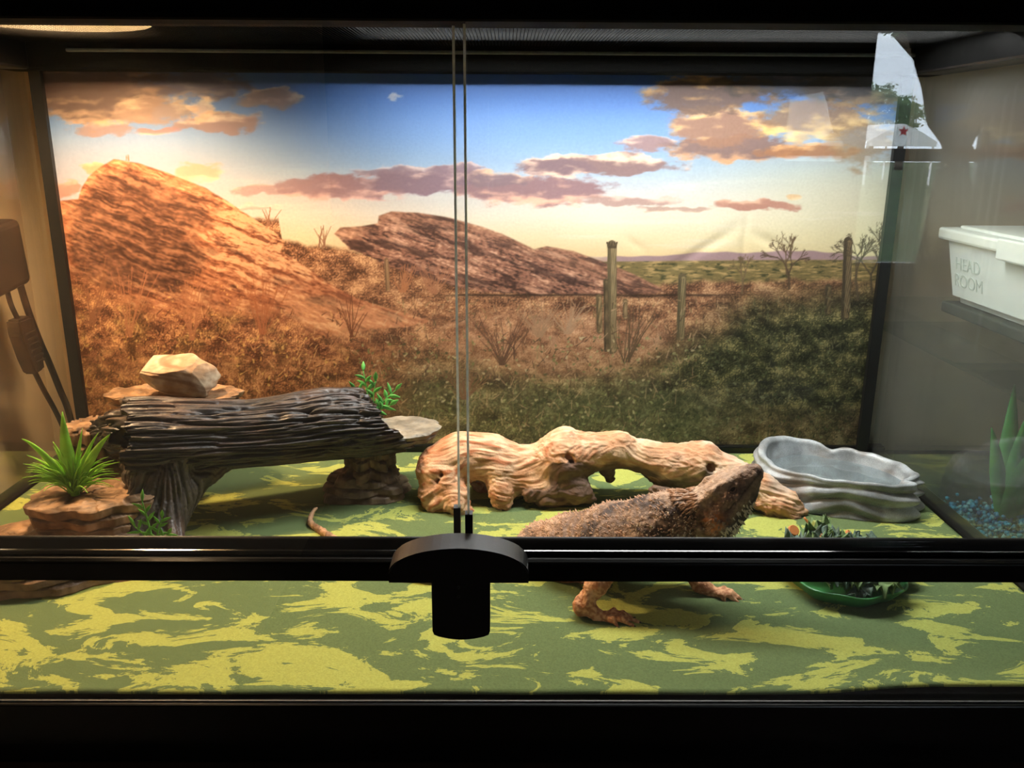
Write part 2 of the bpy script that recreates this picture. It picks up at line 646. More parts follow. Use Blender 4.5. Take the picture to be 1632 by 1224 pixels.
# canopy tent: gable towards the house, red star on the gable
TX, TY, TZ = 13.44, -30.0, .81       # apex
def canopy():
    cx, y0, y1 = TX, TY, TY-4.0
    ax, ez, az = 1.18, .25, .82      # half width, eave z, apex z
    root = thing('canopy_tent', 'white canopy tent with red star on its gable, mirrored through the window', 'tent', (cx, TY-1.5, -1.2))
    bm = bmesh.new()
    A = [(-ax, ez), (ax, ez), (ax*.55, ez+(az-ez)*.52), (0, az), (-ax*.55, ez+(az-ez)*.52)]
    a = [bm.verts.new((cx+x, y0, z)) for x, z in A]
    b = [bm.verts.new((cx+x, y1, z)) for x, z in A]
    bm.faces.new(a)
    bm.faces.new(b[::-1])
    for i in range(1, 5):
        j = (i+1) % 5
        bm.faces.new((a[i], b[i], b[j], a[j]))
    under(bm_obj('roof_cloth', bm, M['tent']), root)
    under(box('valance', cx-ax, cx+ax, y0-.03, y0+.02, ez-.16, ez, M['tent']), root)
    for sx in (-1, 1):
        for yy in (y0-.1, y1+.1):
            under(box('post', cx+sx*(ax-.06)-.03, cx+sx*(ax-.06)+.03, yy-.03, yy+.03, -1.2, ez, M['tent']), root)
    under(box('crossbar', cx-ax, cx+ax, y0-.06, y0-.02, ez-.32, ez-.26, M['tent']), root)
    bm = bmesh.new()
    p = []
    for k in range(10):
        r = .19 if k % 2 == 0 else .075
        an = math.pi/2+k*math.pi/5
        p.append((cx+r*math.cos(an), az-.235+r*math.sin(an)))
    a = [bm.verts.new((x, y0+.012, z)) for x, z in p]
    c0 = bm.verts.new((cx, y0+.02, az-.235))
    for k in range(10):
        bm.faces.new((a[k], a[(k+1) % 10], c0))
    st = under(bm_obj('star', bm, M['red']), root)
    st['label'] = 'red five-pointed star'
canopy()

M['leaf_far'] = pmat('tree_leaves', (124, 150, 108), .8, .2, noise=(3, .3), translucent=.35)
M['bark_far'] = pmat('tree_bark', (84, 72, 60), .9, .1, noise=(8, .3))
def far_tree(label, base, crowns, seed, n, leaf, group=None):
    rs = np.random.RandomState(seed)
    root = thing('tree', label, 'tree', base, group)
    V, F = [], []
    for (cx, cy, cz, rx, rz) in crowns:
        # leaves gather in small clumps
        m = max(6, n//45)
        cc = rs.normal(size=(m, 3))
        cc /= np.linalg.norm(cc, axis=1)[:, None]
        cc *= (rs.rand(m, 1)**.45)
        for c in cc:
            for k in range(45):
                q = c+rs.normal(size=3)*.16
                P = np.array([cx, cy, cz])+q*np.array([rx, rx, rz])
                a, b2 = rs.normal(size=3), rs.normal(size=3)
                a *= leaf/np.linalg.norm(a)
                b2 *= leaf*.6/np.linalg.norm(b2)
                i = len(V)
                V += [P-a, P+b2, P+a, P-b2]
                F.append((i, i+1, i+2, i+3))
    under(mesh_obj('crown', np.array(V), np.array(F), M['leaf_far'], smooth=False), root)
    tv, tf = tube(spline([base, (base[0], base[1], base[2]+1.2), (crowns[0][0], crowns[0][1], crowns[0][2])], 10), np.linspace(.22, .08, 10), 10)
    under(mesh_obj('trunk', tv, tf, M['bark_far']), root)
far_tree('leafy green tree left of the star tent, mirrored through the window', (15.6, -38, -1.2), [(15.55, -38, 2.05, .85, .62), (16.35, -38, 1.65, .95, .42), (15.5, -38, 1.15, .9, .6)], 3, 1800, .07)
far_tree('low green tree behind the star tent, mirrored through the window', (20.0, -45, -1.2), [(20.0, -45, 1.36, 1.1, .65)], 4, 1500, .09)
far_tree('leafy bough hanging at the top of the mirrored window', (4.6, -7.2, -1.2), [(3.2, -7.0, 1.21, .16, .06)], 5, 700, .018)

# ------------------------------------------------------------------ stand under the tank
st = thing('tank_stand', 'dark brown wooden stand carrying the terrarium', 'stand', (0, .22, RZ0))
under(box('top_board', -.52, 1.05, -.034, .52, TB-.025, TB, M['stand'], None, .003), st)
under(box('side_panel', -.50, -.48, -.02, .50, RZ0, TB-.025, M['stand']), st)
under(box('side_panel', 1.01, 1.03, -.02, .50, RZ0, TB-.025, M['stand']), st)
under(box('front_panel', -.48, 1.01, -.02, 0, RZ0, TB-.025, M['stand']), st)

# ================================================================== terrarium
HX, YB = .466, .456                 # half width outside, back outside
tk = thing('terrarium', 'black framed glass terrarium with sliding front doors and screen top', 'terrarium', (0, .22, TB))
def tpart(o):
    return under(o, tk)
# bottom frame
bm = bmesh.new()
bm_box(bm, -HX-.008, HX+.008, -.0085, -.004, TB, -.0015, .0012)
bm_box(bm, -HX-.008, HX+.008, YB-.006, YB+.008, TB, .010, .002)
tpart(bm_obj('bottom_rail', bm, M['black']))
for s in (-1, 1):
    tpart(box('bottom_side_rail', *sorted((s*.4535, s*(HX+.008))), -.004, YB-.006, TB, .004, M['black'], None, .0015))
tpart(box('base_pan', -.4535, .4535, -.004, YB-.006, TB+.004, -.004, M['blacksat']))
# top frame
bm = bmesh.new()
bm_box(bm, -HX-.008, HX+.008, -.022, .012, .4085, .475, .003)
tpart(bm_obj('top_rail', bm, M['matte']))
bm = bmesh.new()
bm_box(bm, -HX-.008, HX+.008, .428, YB+.008, .414, .462, .0025)
tpart(bm_obj('top_rail', bm, M['matte']))
tpart(box('lip_highlight', -.40, .44, .4225, .4275, .4305, .4338, M['liphighlight'], None, .001))  # grey strip added as the highlight along the back lip of the top frame
for s in (-1, 1):
    tpart(box('top_side_rail', *sorted((s*.440, s*(HX+.008))), .012, .428, .414, .462, M['black'], None, .0025))
# corner posts at the back (front ones stand outside the picture)
for s in (-1, 1):
    tpart(box('corner_post', *sorted((s*.4385, s*.4505)), YB-.0125, YB-.0065, .008, .416, M['blacksat']))
    tpart(box('corner_post', *sorted((s*.450, s*HX)), -.012, .006, -.002, .41, M['black']))
# glass
tpart(box('back_glass', -.461, .461, YB-.0062, YB-.0022, .006, .416, M['backglass']))
for s in (-1, 1):
    tpart(box('side_glass', *sorted((s*.4575, s*.4615)), .004, YB-.0065, .004, .416, M['dustyglass' if s > 0 else 'sideglass']))
tpart(box('lower_front_glass', -.45, .45, -.004, 0, -.002, .094, M['glass']))
bm = bmesh.new()
bm_box(bm, -.45, .45, -.0052, -.0041, -.0014, -.0004)
tpart(bm_obj('glass_edge', bm, M['dulledge']))
# middle rail with the door tracks
bm = bmesh.new()
bm_box(bm, -.45, .45, -.014, .007, .0905, .1035, .0012)
tpart(bm_obj('middle_rail', bm, M['black']))
def strip_yz(name, prof, mat):
    bm = bmesh.new()
    a = [bm.verts.new((-.45, y, z)) for y, z in prof]
    b = [bm.verts.new((.45, y, z)) for y, z in prof]
    n = len(prof)
    bm.faces.new(a)
    bm.faces.new(b[::-1])
    for i in range(n):
        bm.faces.new((a[i], b[i], b[(i+1) % n], a[(i+1) % n]))
    tpart(bm_obj(name, bm, mat))
strip_yz('door_track', [(-.0142, .1033), (-.0142, .1036), (-.0138, .1039), (-.0112, .1046), (-.0108, .1044), (-.0104, .1033)], M['bead'])
strip_yz('door_track', [(-.0052, .1033), (-.0052, .1060), (-.0046, .1066), (-.0036, .1068), (-.0030, .1064), (-.0030, .1033)], M['bead'])
strip_yz('door_track', [(.0034, .1033), (.0034, .1100), (.0038, .1107), (.0046, .1111), (.0060, .1112), (.0066, .1106), (.0066, .1033)], M['black'])
# sliding doors: left one runs in the front track
dl = tpart(box('sliding_door', -.449, .0119, -.0098, -.0062, .1037, .4125, M['glass']))
dr = tpart(box('sliding_door', .0069, .449, -.0008, .0028, .1037, .4125, M['glass']))
for par, x0, x1, y0, y1 in ((dl, .0119, .0131, -.0100, -.0060), (dr, .0057, .0069, -.0010, .0030)):
    e = box('glass_edge', x0, x1, y0, y1, .1037, .4125, M['edge'])
    e.parent = par
for par, x0, x1, y0, y1 in ((dl, .0105, .0150, -.0112, -.0050), (dr, .0030, .0072, -.0020, .0040)):
    e = box('edge_clip', x0, x1, y0, y1, .108, .134, M['blacksat'])
    e.parent = par
# woven wire screen
bm = bmesh.new()
for k in range(int(.88/.0032)):
    x = -.44+k*.0032
    bm_box(bm, x-.0003, x+.0003, .012, .43, .4388, .4391)
for k in range(int(.418/.0032)):
    y = .012+k*.0032
    bm_box(bm, -.44, .44, y-.00012, y+.00012, .4389, .4391)
sc = tpart(bm_obj('screen_mesh', bm, M['wire']))
sc['kind'] = 'stuff'

# door lock clamped over the middle rail
lk = thing('door_lock', 'black plastic lock clamped over the meeting sliding doors', 'lock', (.008, -.03, .06))
pts = [(-.0335, .1035), (.0485, .1035)]
arc = []
for k in range(25):
    a = math.pi*k/24
    arc.append((.0075+.041*math.cos(a), .1065+.0165*math.sin(a)))
o = prism_xz('clamp_cap', [(-.0335, .1005), (.0485, .1005)]+arc, -.034, -.0135, M['blacksat'], None, .0008)
under(o, lk)
tabp = [(-.0088, .1005), (.0258, .1005)]
x0, x1, zb = -.0088, .0258, .0635
tabp = [(x0, .1005), (x0, zb+.003)]
for k in range(13):
    u = k/12
    tabp.append((x0+.001+(x1-x0-.002)*u, zb+.0005-.0028*math.sin(math.pi*u)))
tabp += [(x1, zb+.003), (x1, .1005)]
under(prism_xz('tab', tabp, -.031, -.020, M['blacksat'], None, .0008), lk)
for sx, sz in ((.0075, .098), (.0075, .092)):
    bm = bmesh.new()
    bmesh.ops.create_uvsphere(bm, u_segments=10, v_segments=6, radius=.0008, matrix=Matrix.Translation((sx, -.0342, sz)))
    under(bm_obj('rivet', bm, M['black']), lk)

# ================================================================== printed background
def poly_sd(x, y, pts):
    """signed distance (inside negative) to a polygon"""
    P = np.asarray(pts, float)
    d = np.full(x.shape, 1e9)
    ins = np.zeros(x.shape, bool)
    for a, b in zip(P, np.roll(P, -1, 0)):
        e = b-a
        t = np.clip(((x-a[0])*e[0]+(y-a[1])*e[1])/(e@e), 0, 1)
        d = np.minimum(d, (x-a[0]-t*e[0])**2+(y-a[1]-t*e[1])**2)
        c = ((a[1] <= y) & (b[1] > y)) | ((b[1] <= y) & (a[1] > y))
        xx = a[0]+(y-a[1])*e[0]/(e[1] if e[1] else 1e-9)
        ins ^= c & (x < xx)
    d = np.sqrt(d)
    return np.where(ins, -d, d)

def paint_poster(x, y):
    R = []
    rows = y[:, y.shape[1]//2]
    order = rows[0] > rows[-1]
    cuts = [0]+[int(np.argmin(np.abs(rows-v))) for v in ((432, 325) if order else (325, 432))]+[len(rows)]
    for a, b in zip(cuts[:-1], cuts[1:]):
        if b > a:
            R.append(_paint(x[a:b], y[a:b]))
    return np.concatenate(R)

def _paint(x, y):
    x = x.astype(np.float32)
    y = y.astype(np.float32)
    has_sky, has_ground = y.min() < 430, y.max() > 328
    """x,y: artwork coordinates (x right 60..1440, y down 100..725). returns sRGB 0-255"""
    def cur(v, xs, cols):
        xs = np.asarray(xs, float)
        cols = np.asarray(cols, float)
        return np.stack([np.interp(v, xs, cols[:, k]) for k in range(3)], -1)
    # --- sky
    C = cur(y, [100, 160, 220, 270, 310, 345, 380, 420], [(66, 98, 166), (84, 122, 186), (120, 152, 198), (156, 178, 202), (192, 190, 190), (208, 198, 182), (212, 194, 160), (206, 176, 130)])
    lw = sst(520, 180, x)*sst(180, 300, y)
    C = mix(C, (160, 156, 178), .7*lw)
    rw = sst(950, 1420, x)*sst(210, 300, y)
    C = mix(C, (200, 194, 154), .55*rw)
    rw = sst(980, 1420, x)*sst(150, 260, y)*sst(420, 260, y)
    C = mix(C, (186, 180, 164), .35*rw)
    st = fbm2(x/210+3, y/16, 4, 5)
    C = mix(C, (214, 208, 196), .35*sst(.05, .5, st)*sst(240, 330, y))
    # --- clouds: (cx, cy, rx, ry, shadow colour, light colour, density)
    sh, lt = (128, 104, 108), (240, 206, 176)
    clouds = [
        (150, 160, 120, 42, (100, 84, 82), (172, 146, 126), 1.2), (235, 175, 75, 24, (146, 122, 112), (194, 172, 146), 1.0),
        (110, 120, 160, 26, (84, 68, 66), (150, 118, 98), 1.1), (300, 135, 110, 24, (88, 76, 84), (150, 124, 112), .85),
        (425, 156, 62, 18, (144, 124, 122), (208, 186, 166), .95), (345, 196, 76, 19, (136, 112, 112), (206, 184, 164), 1.05),
        (240, 209, 40, 8, (150, 112, 112), (220, 180, 160), 1.0), (160, 205, 60, 12, (150, 112, 100), (224, 176, 140), .8), (318, 175, 22, 22, (210, 176, 150), (246, 216, 180), .8),
        (560, 300, 120, 22, (150, 118, 122), (214, 172, 160), 1.25), (690, 288, 120, 26, (134, 110, 120), (206, 172, 164), 1.35), (640, 272, 90, 9, (140, 116, 126), (222, 200, 196), 1.0),
        (850, 305, 130, 26, (142, 112, 116), (226, 176, 152), 1.25), (790, 285, 60, 14, (132, 110, 116), (230, 186, 158), 1.1),
        (960, 262, 140, 18, (138, 112, 112), (240, 206, 180), 1.25), (890, 268, 70, 14, (130, 106, 112), (232, 196, 172), 1.1),
        (745, 268, 34, 5, (140, 118, 128), (210, 180, 176), 1.0),
        (1000, 322, 90, 8, (160, 124, 116), (220, 178, 160), .9), (1080, 334, 70, 5, (160, 124, 112), (214, 172, 150), .8), (1208, 329, 74, 9, (164, 118, 104), (206, 164, 140), 1.15),
        (1030, 228, 52, 15, (150, 118, 116), (246, 206, 176), 1.05), (1180, 238, 120, 22, (128, 104, 100), (206, 156, 118), 1.25), (1150, 200, 90, 34, (150, 112, 92), (246, 196, 130), 1.1),
        (1130, 150, 110, 34, (110, 88, 80), (200, 152, 96), 1.1), (1300, 190, 100, 36, (140, 110, 86), (240, 198, 124), 1.0), (1290, 240, 90, 14, (158, 110, 78), (236, 178, 120), 1.05),
        (1380, 220, 60, 50, (150, 124, 96), (222, 190, 140), .8), (1390, 140, 120, 34, (80, 72, 66), (150, 124, 96), 1.0), (1250, 130, 120, 26, (76, 68, 66), (130, 104, 88), .9),
        (142, 268, 22, 13, (172, 154, 126), (198, 182, 152), 1.2), (310, 275, 40, 17, (176, 160, 142), (204, 190, 166), 1.2), (95, 303, 28, 14, (166, 124, 116), (206, 160, 146), 1.1),
        (405, 305, 48, 11, (170, 138, 138), (226, 190, 176), 1.0), (470, 300, 40, 16, (156, 126, 130), (216, 180, 166), 1.0), (400, 330, 60, 6, (190, 152, 146), (232, 200, 184), .8),
        (625, 152, 14, 5, (190, 190, 200), (226, 214, 206), .9), (1270, 312, 16, 6, (206, 166, 120), (224, 190, 150), .9), (1095, 300, 20, 6, (222, 210, 190), (240, 226, 200), .8)]
    wx = x+16*fbm2(x/52, y/26, 4, 21)
    wy = y+13*fbm2(x/58, y/24, 4, 22)
    det = fbm2(x/34, y/15, 5, 23, .58)
    lgt = fbm2(x/46+9, y/16+4, 4, 24)
    for i, (cx, cy, rx, ry, s_, l_, dn) in enumerate(clouds if has_sky else []):
        m = (np.abs(x-cx) < rx*2.2) & (np.abs(y-cy) < ry*2.6)
        if not m.any():
            continue
        q = 1-((wx[m]-cx)/rx)**2-((wy[m]-cy)/ry)**2
        a = sst(-.15, .5, q*dn+.95*det[m])*min(1, .85*dn)
        l = sst(-.25, .45, lgt[m]+.45*(cy-wy[m])/ry*(-1 if i % 3 == 0 else 1)-.25*q)
        C[m] = mix(C[m], mix(np.array(s_)*np.ones((m.sum(), 3)), np.array(l_), l), a)
    C = C*np.interp(y, [100, 170, 260, 340, 420], [.95, .88, .85, .95, 1.0])[..., None]
    def brush(sc, seed, dark, mid, light, bias=0):
        n1 = fbm2(x/(sc*4.6), y/(sc*2.9), 5, seed, .66)
        n3 = noise2(x/(sc*.24), y/(sc*.22), seed+6)
        n4 = np.abs(noise2(x/(sc*.55), y/(sc*.5), seed+9))
        v = 1.45*n1+.42*n3+.7*(n4-.22)+bias
        R = mix(np.array(dark, float)*np.ones_like(C), mid, sst(-.45, .12, v))
        return mix(R, light, sst(.1, .62, v))
    drk = 0*x
    if has_ground:
        # --- far hills and plain
        hz = 415-3*sst(900, 1300, x)
        mt = 411-7*np.exp(-((x-1150)/90.)**2)-9*np.exp(-((x-1290)/70.)**2)-4*noise2(x/45, x*0, 31)
        a = sst(-1.5, 1.5, y-mt)*sst(900, 1000, x)
        C = mix(C, (146, 120, 122), a)
        a = sst(-1.5, 1.5, y-hz-4)
        pl = fbm2(x/30, y/4.5, 4, 32)
        P = mix(np.array((112, 98, 62))*np.ones_like(C), (166, 138, 92), sst(-.1, .4, pl))
        P = mix(P, (62, 62, 38), sst(.05, .4, fbm2(x/18, y/5, 4, 33)))
        C = mix(C, P, a)
        # --- general brush over the ground
        lx = sst(620, 250, x)
        rx_ = sst(980, 1250, x)
        lo = sst(570, 690, y)
        gb = brush(9, 41, (78, 52, 38), (146, 104, 76), (202, 158, 118))
        gl = brush(9, 41, (72, 42, 28), (142, 94, 66), (208, 156, 114))
        gr = brush(8, 47, (30, 32, 22), (72, 72, 46), (142, 132, 88), -.02)
        gg = brush(10, 53, (44, 48, 32), (98, 100, 66), (168, 164, 122))
        G = mix(gb, gl, lx)
        gz = sst(470, 620, y+30*fbm2(x/90, y/60, 3, 61))
        G = mix(G, gg, .75*sst(520, 760, x+60*fbm2(x/120, y/80, 3, 60))*sst(520, 640, y))
        G = mix(G, brush(8, 49, (58, 34, 20), (128, 86, 50), (186, 140, 84)), .6*sst(540, 620, y)*lx)
        drk = sst(40, -50, poly_sd(x+22*fbm2(x/40, y/40, 3, 62), y+22*fbm2(x/40, y/40, 3, 63), [(1010, 640), (1080, 560), (1130, 520), (1200, 480), (1300, 470), (1440, 450), (1440, 720), (1300, 720), (1150, 650), (1050, 690)]))
        G = mix(G, gr, drk)
        # flat sandy clearing between the saguaros
        cl = sst(14, -16, poly_sd(x+10*det, y+8*det, [(690, 505), (830, 500), (1060, 520), (1070, 545), (1010, 590), (880, 610), (780, 590), (700, 560)]))
        G = mix(G, brush(6, 71, (120, 84, 62), (182, 136, 104), (214, 174, 140)), .62*cl)
        gy = np.interp(x, [0, 440, 446, 530, 560, 640, 720, 1000, 1060, 1440], [340, 350, 386, 396, 400, 425, 452, 470, 452, 448])+10*fbm2(x/42, y*0, 3, 64)
        a = sst(-5, 6, y-gy)
        C = mix(C, G, a)
        # low green cactus pads
        for (cx, cy, r, k) in [(1000, 640, 60, 81), (900, 660, 55, 82), (1090, 655, 50, 83), (960, 690, 90, 84), (1130, 700, 60, 85), (650, 670, 40, 86), (840, 640, 46, 87), (160, 640, 40, 88), (700, 640, 60, 89)]:
            q = ((x-cx)/(r*1.3))**2+((y-cy)/(r*.6))**2+1.1*fbm2(x/16, y/13, 4, k)
            a = sst(1.05, .55, q)
            g = mix(np.array((58, 64, 42), float)*np.ones_like(C), (134, 138, 100), sst(-.25, .45, fbm2(x/9, y/8, 4, k+20, .65)))
            C = mix(C, g, .42*a)
        # brown brush bottom right
        q = sst(20, -30, poly_sd(x+14*det, y+14*det, [(1130, 690), (1220, 660), (1380, 655), (1420, 735), (1100, 735)]))
        C = mix(C, brush(6, 91, (48, 38, 28), (104, 86, 64), (168, 144, 112)), .8*q)
    # --- second rock
    e = 6*fbm2(x/22, y/18, 4, 101)
    R2 = [(530, 374), (540, 364), (575, 362), (600, 357), (602, 345), (622, 338), (665, 340), (715, 348), (765, 362), (800, 374), (852, 399), (872, 394), (915, 402), (965, 420), (1010, 438), (1050, 458), (1062, 468), (1010, 472), (930, 472), (850, 472), (770, 466), (720, 458), (660, 440), (600, 418), (556, 398)]
    sd = poly_sd(x, y+e*.5, R2)+e*.4
    a = sst(1.5, -1.5, sd)
    th = .30
    s_ = (x*math.cos(th)+y*math.sin(th))
    t_ = (-x*math.sin(th)+y*math.cos(th))
    g1 = fbm2(s_/90+2, t_/9, 5, 102, .6)
    g2 = fbm2(s_/26, t_/5, 4, 103, .6)
    v = .7*g1+.6*g2+.4*fbm2(x/60, y/50, 3, 104)+.4*noise2(s_/7, t_/3.2, 107)
    RC = mix(np.array((62, 42, 36), float)*np.ones_like(C), (140, 98, 80), sst(-.45, .1, v))
    RC = mix(RC, (206, 160, 132), sst(.08, .6, v))
    up_ = sst(30, 4, t_-(-x*0+ (np.interp(x, [530, 620, 760, 860, 1060], [372, 338, 360, 396, 466])*math.cos(th)-x*math.sin(th))))
    RC = mix(RC, (150, 108, 84), .4*up_)
    RC = mix(RC, (58, 40, 36), .7*sst(.02, .3, fbm2(s_/70+5, t_/16, 4, 105, .6)))
    RC = mix(RC, (214, 168, 140), .45*sst(.1, .4, fbm2(s_/80+1, t_/12, 4, 106, .6)))
    C = mix(C, RC, a)
    # --- first rock (orange)
    e = 7*fbm2(x/26, y/22, 4, 111)
    R1 = [(80, 322), (118, 318), (124, 300), (134, 282), (158, 264), (176, 254), (214, 260), (262, 276), (322, 300), (368, 328), (410, 356), (440, 376), (449, 388), (444, 402), (472, 418), (520, 452), (566, 478), (620, 495), (690, 515), (640, 525), (560, 532), (500, 546), (420, 540), (300, 530), (200, 520), (80, 520)]
    sd = poly_sd(x, y+e*.4, R1)+e*.5
    a = sst(1.5, -1.5, sd)
    th = .36
    s_ = (x*math.cos(th)+y*math.sin(th))
    t_ = (-x*math.sin(th)+y*math.cos(th))
    wv = 9*fbm2(x/80, y/60, 3, 112)
    g1 = fbm2(s_/110, (t_+wv)/10, 5, 113, .6)
    g2 = fbm2(s_/24, (t_+wv)/5.5, 4, 114, .6)
    v = .85*g1+.62*g2+.24*noise2(s_/8, t_/3.6, 119)+.14*fbm2(x/16, y/12, 3, 109)
    sdp = poly_sd(x+34*fbm2(x/42, y/34, 4, 115, .6), y+26*fbm2(x/42, y/34, 4, 116, .6), [(112, 330), (140, 285), (200, 268), (262, 292), (330, 322), (338, 352), (300, 372), (318, 420), (290, 470), (200, 462), (120, 452), (95, 400)])
    shd = sst(16, -16, sdp)
    shd = np.maximum(shd, .75*sst(.12, .42, fbm2(s_/60, t_/22, 4, 117)))
    RC = mix(np.array((126, 74, 52), float)*np.ones_like(C), (188, 122, 88), sst(-.45, .05, v))
    RC = mix(RC, (228, 178, 136), sst(.0, .45, v+.35*sst(470, 400, y)*sst(300, 420, x)))
    RC = mix(RC, mix(np.array((58, 38, 32), float)*np.ones_like(C), (142, 96, 74), sst(-.35, .4, v)), .8*shd)
    RC = mix(RC, (196, 136, 104), .35*sst(.1, .5, fbm2(x/90+7, y/60, 3, 118)))
    RC = RC*.88
    C = mix(C, RC, a)
    # smooth pale foot of that rock
    sd = poly_sd(x, y+e*.3, [(430, 470), (500, 470), (560, 482), (640, 500), (700, 516), (600, 530), (540, 545), (470, 520)])
    C = mix(C, mix(RC, (226, 180, 138), .55), .6*sst(10, -14, sd))
    if has_ground:
        # brush growing up over the rock foot
        up2 = 505+26*fbm2(x/46, y*0, 4, 120)+40*sst(420, 520, x)-70*sst(260, 90, x)
        a = sst(-26, 26, y-up2+24*fbm2(x/13, y/10, 4, 121, .65))
        left = brush(7, 122, (72, 42, 30), (144, 96, 68), (212, 162, 112))
        left = mix(left, brush(9, 126, (70, 46, 32), (138, 102, 66), (212, 182, 118)), sst(.0, .3, fbm2(x/60, y/40, 3, 128)))
        left = mix(left, brush(8, 130, (66, 42, 26), (136, 92, 62), (190, 146, 104)), sst(540, 620, y))
        C = mix(C, left, a*sst(680, 560, x)*sst(0, 20, y-420))
    # dark fold line below the second rock
    a = np.exp(-((y-473-2*noise2(x/60, x*0, 140))/2.2)**2)*sst(680, 740, x)*sst(1190, 1120, x)
    C = mix(C, (44, 32, 24), .75*a)
    # --- line work: saguaros, bare trees, ocotillo
    nr = y.shape[0]
    yrow, xcol = y[:, y.shape[1]//2], x[nr//2]
    flip = yrow[0] > yrow[-1]
    if flip:
        yrow = yrow[::-1]
    skew = 1.0
    def stroke(C, pts, w0, w1, colr, alpha=1):
        P = np.asarray(pts, float)
        n = len(P)-1
        for i in range(n):
            a_, b_ = P[i], P[i+1]
            wa, wb = w0+(w1-w0)*i/n, w0+(w1-w0)*(i+1)/n
            r0, r1 = np.searchsorted(yrow, (min(a_[1], b_[1])-wa-14, max(a_[1], b_[1])+wa+14))
            c0, c1 = np.searchsorted(xcol, (min(a_[0], b_[0])-wa-90*skew-3, max(a_[0], b_[0])+wa+90*skew+3))
            if r1 <= r0 or c1 <= c0:
                continue
            m = (slice(r0, r1), slice(c0, c1)) if not flip else (slice(nr-r1, nr-r0), slice(c0, c1))
            e_ = b_-a_
            xx, yy = x[m], y[m]
            t = np.clip(((xx-a_[0])*e_[0]+(yy-a_[1])*e_[1])/(e_@e_+1e-9), 0, 1)
            d = np.hypot(xx-a_[0]-t*e_[0], yy-a_[1]-t*e_[1])
            k = sst(.6, -.6, d-(wa+(wb-wa)*t))*alpha
            C[m] = mix(C[m], np.array(colr, float), k)
        return C
    def saguaro(C, xb, yb, xt, yt, wd, lc, dc):
        C = stroke(C, [(xb, yb), ((xb+xt)/2, (yb+yt)/2), (xt, yt)], wd, wd, dc)
        C = stroke(C, [(xb+wd*.3, yb), (xt+wd*.3, yt+2)], wd*.55, wd*.5, lc)
        for q_ in (-.7, -.35, .0, .35, .65):
            C = stroke(C, [(xb+wd*q_, yb), (xt+wd*q_, yt+2)], .35, .35, tuple(.62*np.array(dc)), .7)
        return C
    C = saguaro(C, 977, 560, 977, 392, 7.5, (140, 122, 90), (98, 86, 62))
    for k in (-8, -4, 0, 4, 8):
        C = stroke(C, [(977+k*.7, 396), (977+k, 388)], 1.6, 1.2, (70, 58, 42))
    C = saguaro(C, 957, 530, 956, 476, 5, (150, 128, 92), (98, 84, 60))
    C = saguaro(C, 968, 560, 967, 450, 4, (120, 102, 74), (78, 66, 48))
    C = saguaro(C, 998, 508, 998, 482, 4, (160, 136, 100), (112, 92, 66))
    C = saguaro(C, 1087, 540, 1090, 444, 6.5, (132, 116, 84), (90, 80, 58))
    C = saguaro(C, 616, 464, 614, 416, 3.6, (170, 136, 100), (120, 92, 68))
    C = saguaro(C, 1352, 506, 1357, 386, 7, (116, 98, 72), (72, 62, 48))
    C = saguaro(C, 1324, 500, 1325, 460, 5, (110, 94, 66), (72, 62, 46))
    rnd = random.Random(5)
    def branch(C, p, ang, ln, wd, dep, colr):
        if dep == 0 or ln < 2.5:
            return C
        q = (p[0]+math.cos(ang)*ln, p[1]-math.sin(ang)*ln)
        C = stroke(C, [p, q], wd, wd*.75, colr, .9)
        for _ in range(2 if rnd.random() < .75 else 3):
            C = branch(C, q, ang+rnd.uniform(-.65, .65), ln*rnd.uniform(.62, .85), wd*.72, dep-1, colr)
        return C
    for (bx, by, ln, wd, dep, cc) in [(1262, 462, 24, 2.2, 7, (76, 60, 46)), (1258, 440, 20, 1.6, 6, (86, 68, 50)), (1186, 470, 20, 1.6, 6, (98, 80, 58)), (1372, 480, 34, 2.2, 7, (80, 68, 52)), (1395, 470, 30, 2, 7, (74, 64, 50)), (1408, 460, 22, 1.6, 6, (84, 70, 56)), (820, 575, 16, 1.2, 5, (70, 50, 38))]:
        C = branch(C, (bx, by), 1.57+rnd.uniform(-.1, .1), ln, wd, dep, cc)
    # twigs and grass blades all over the brush
    rt_ = random.Random(11)
    for k in range(2600):
        bx, by = rt_.uniform(70, 1420), rt_.uniform(455, 715)
        if bx < 560 and by < 500:
            continue
        if bx > 560 and by < 480:
            continue
        dk_ = bx > 1090+.6*(640-by) and by > 470
        lf = bx < 560
        pal = [(34, 36, 26), (124, 118, 88), (88, 90, 62), (58, 60, 40)] if dk_ else ([(66, 40, 28), (206, 158, 112), (176, 124, 84), (96, 62, 42), (214, 180, 116)] if lf else [(60, 46, 36), (190, 158, 126), (160, 130, 98), (92, 76, 56), (120, 116, 78)])
        cc = pal[rt_.randrange(len(pal))]
        l_ = rt_.uniform(6, 17)*(.7+.6*(by-455)/260)
        a_ = 1.57+rt_.gauss(0, .75)
        q = (bx+math.cos(a_)*l_, by-math.sin(a_)*l_)
        C = stroke(C, [(bx, by), q], .9, .35, cc, .65)
    for k in range(1500):
        bx, by = rt_.uniform(70, 1420), rt_.uniform(540, 720)
        dk_ = bx > 1090+.6*(640-by)
        pal = [(120, 122, 90), (70, 78, 50), (40, 46, 30)] if dk_ else ([(196, 164, 96), (120, 92, 58), (70, 50, 34)] if bx < 560 else [(150, 152, 106), (104, 112, 70), (66, 72, 46), (190, 178, 140)])
        cc = pal[rt_.randrange(len(pal))]
        a_ = rt_.uniform(0, 3.14)
        l_ = rt_.uniform(1.5, 4)
        C = stroke(C, [(bx, by), (bx+math.cos(a_)*l_, by-math.sin(a_)*l_)], rt_.uniform(1, 2.2), .8, cc, .75)
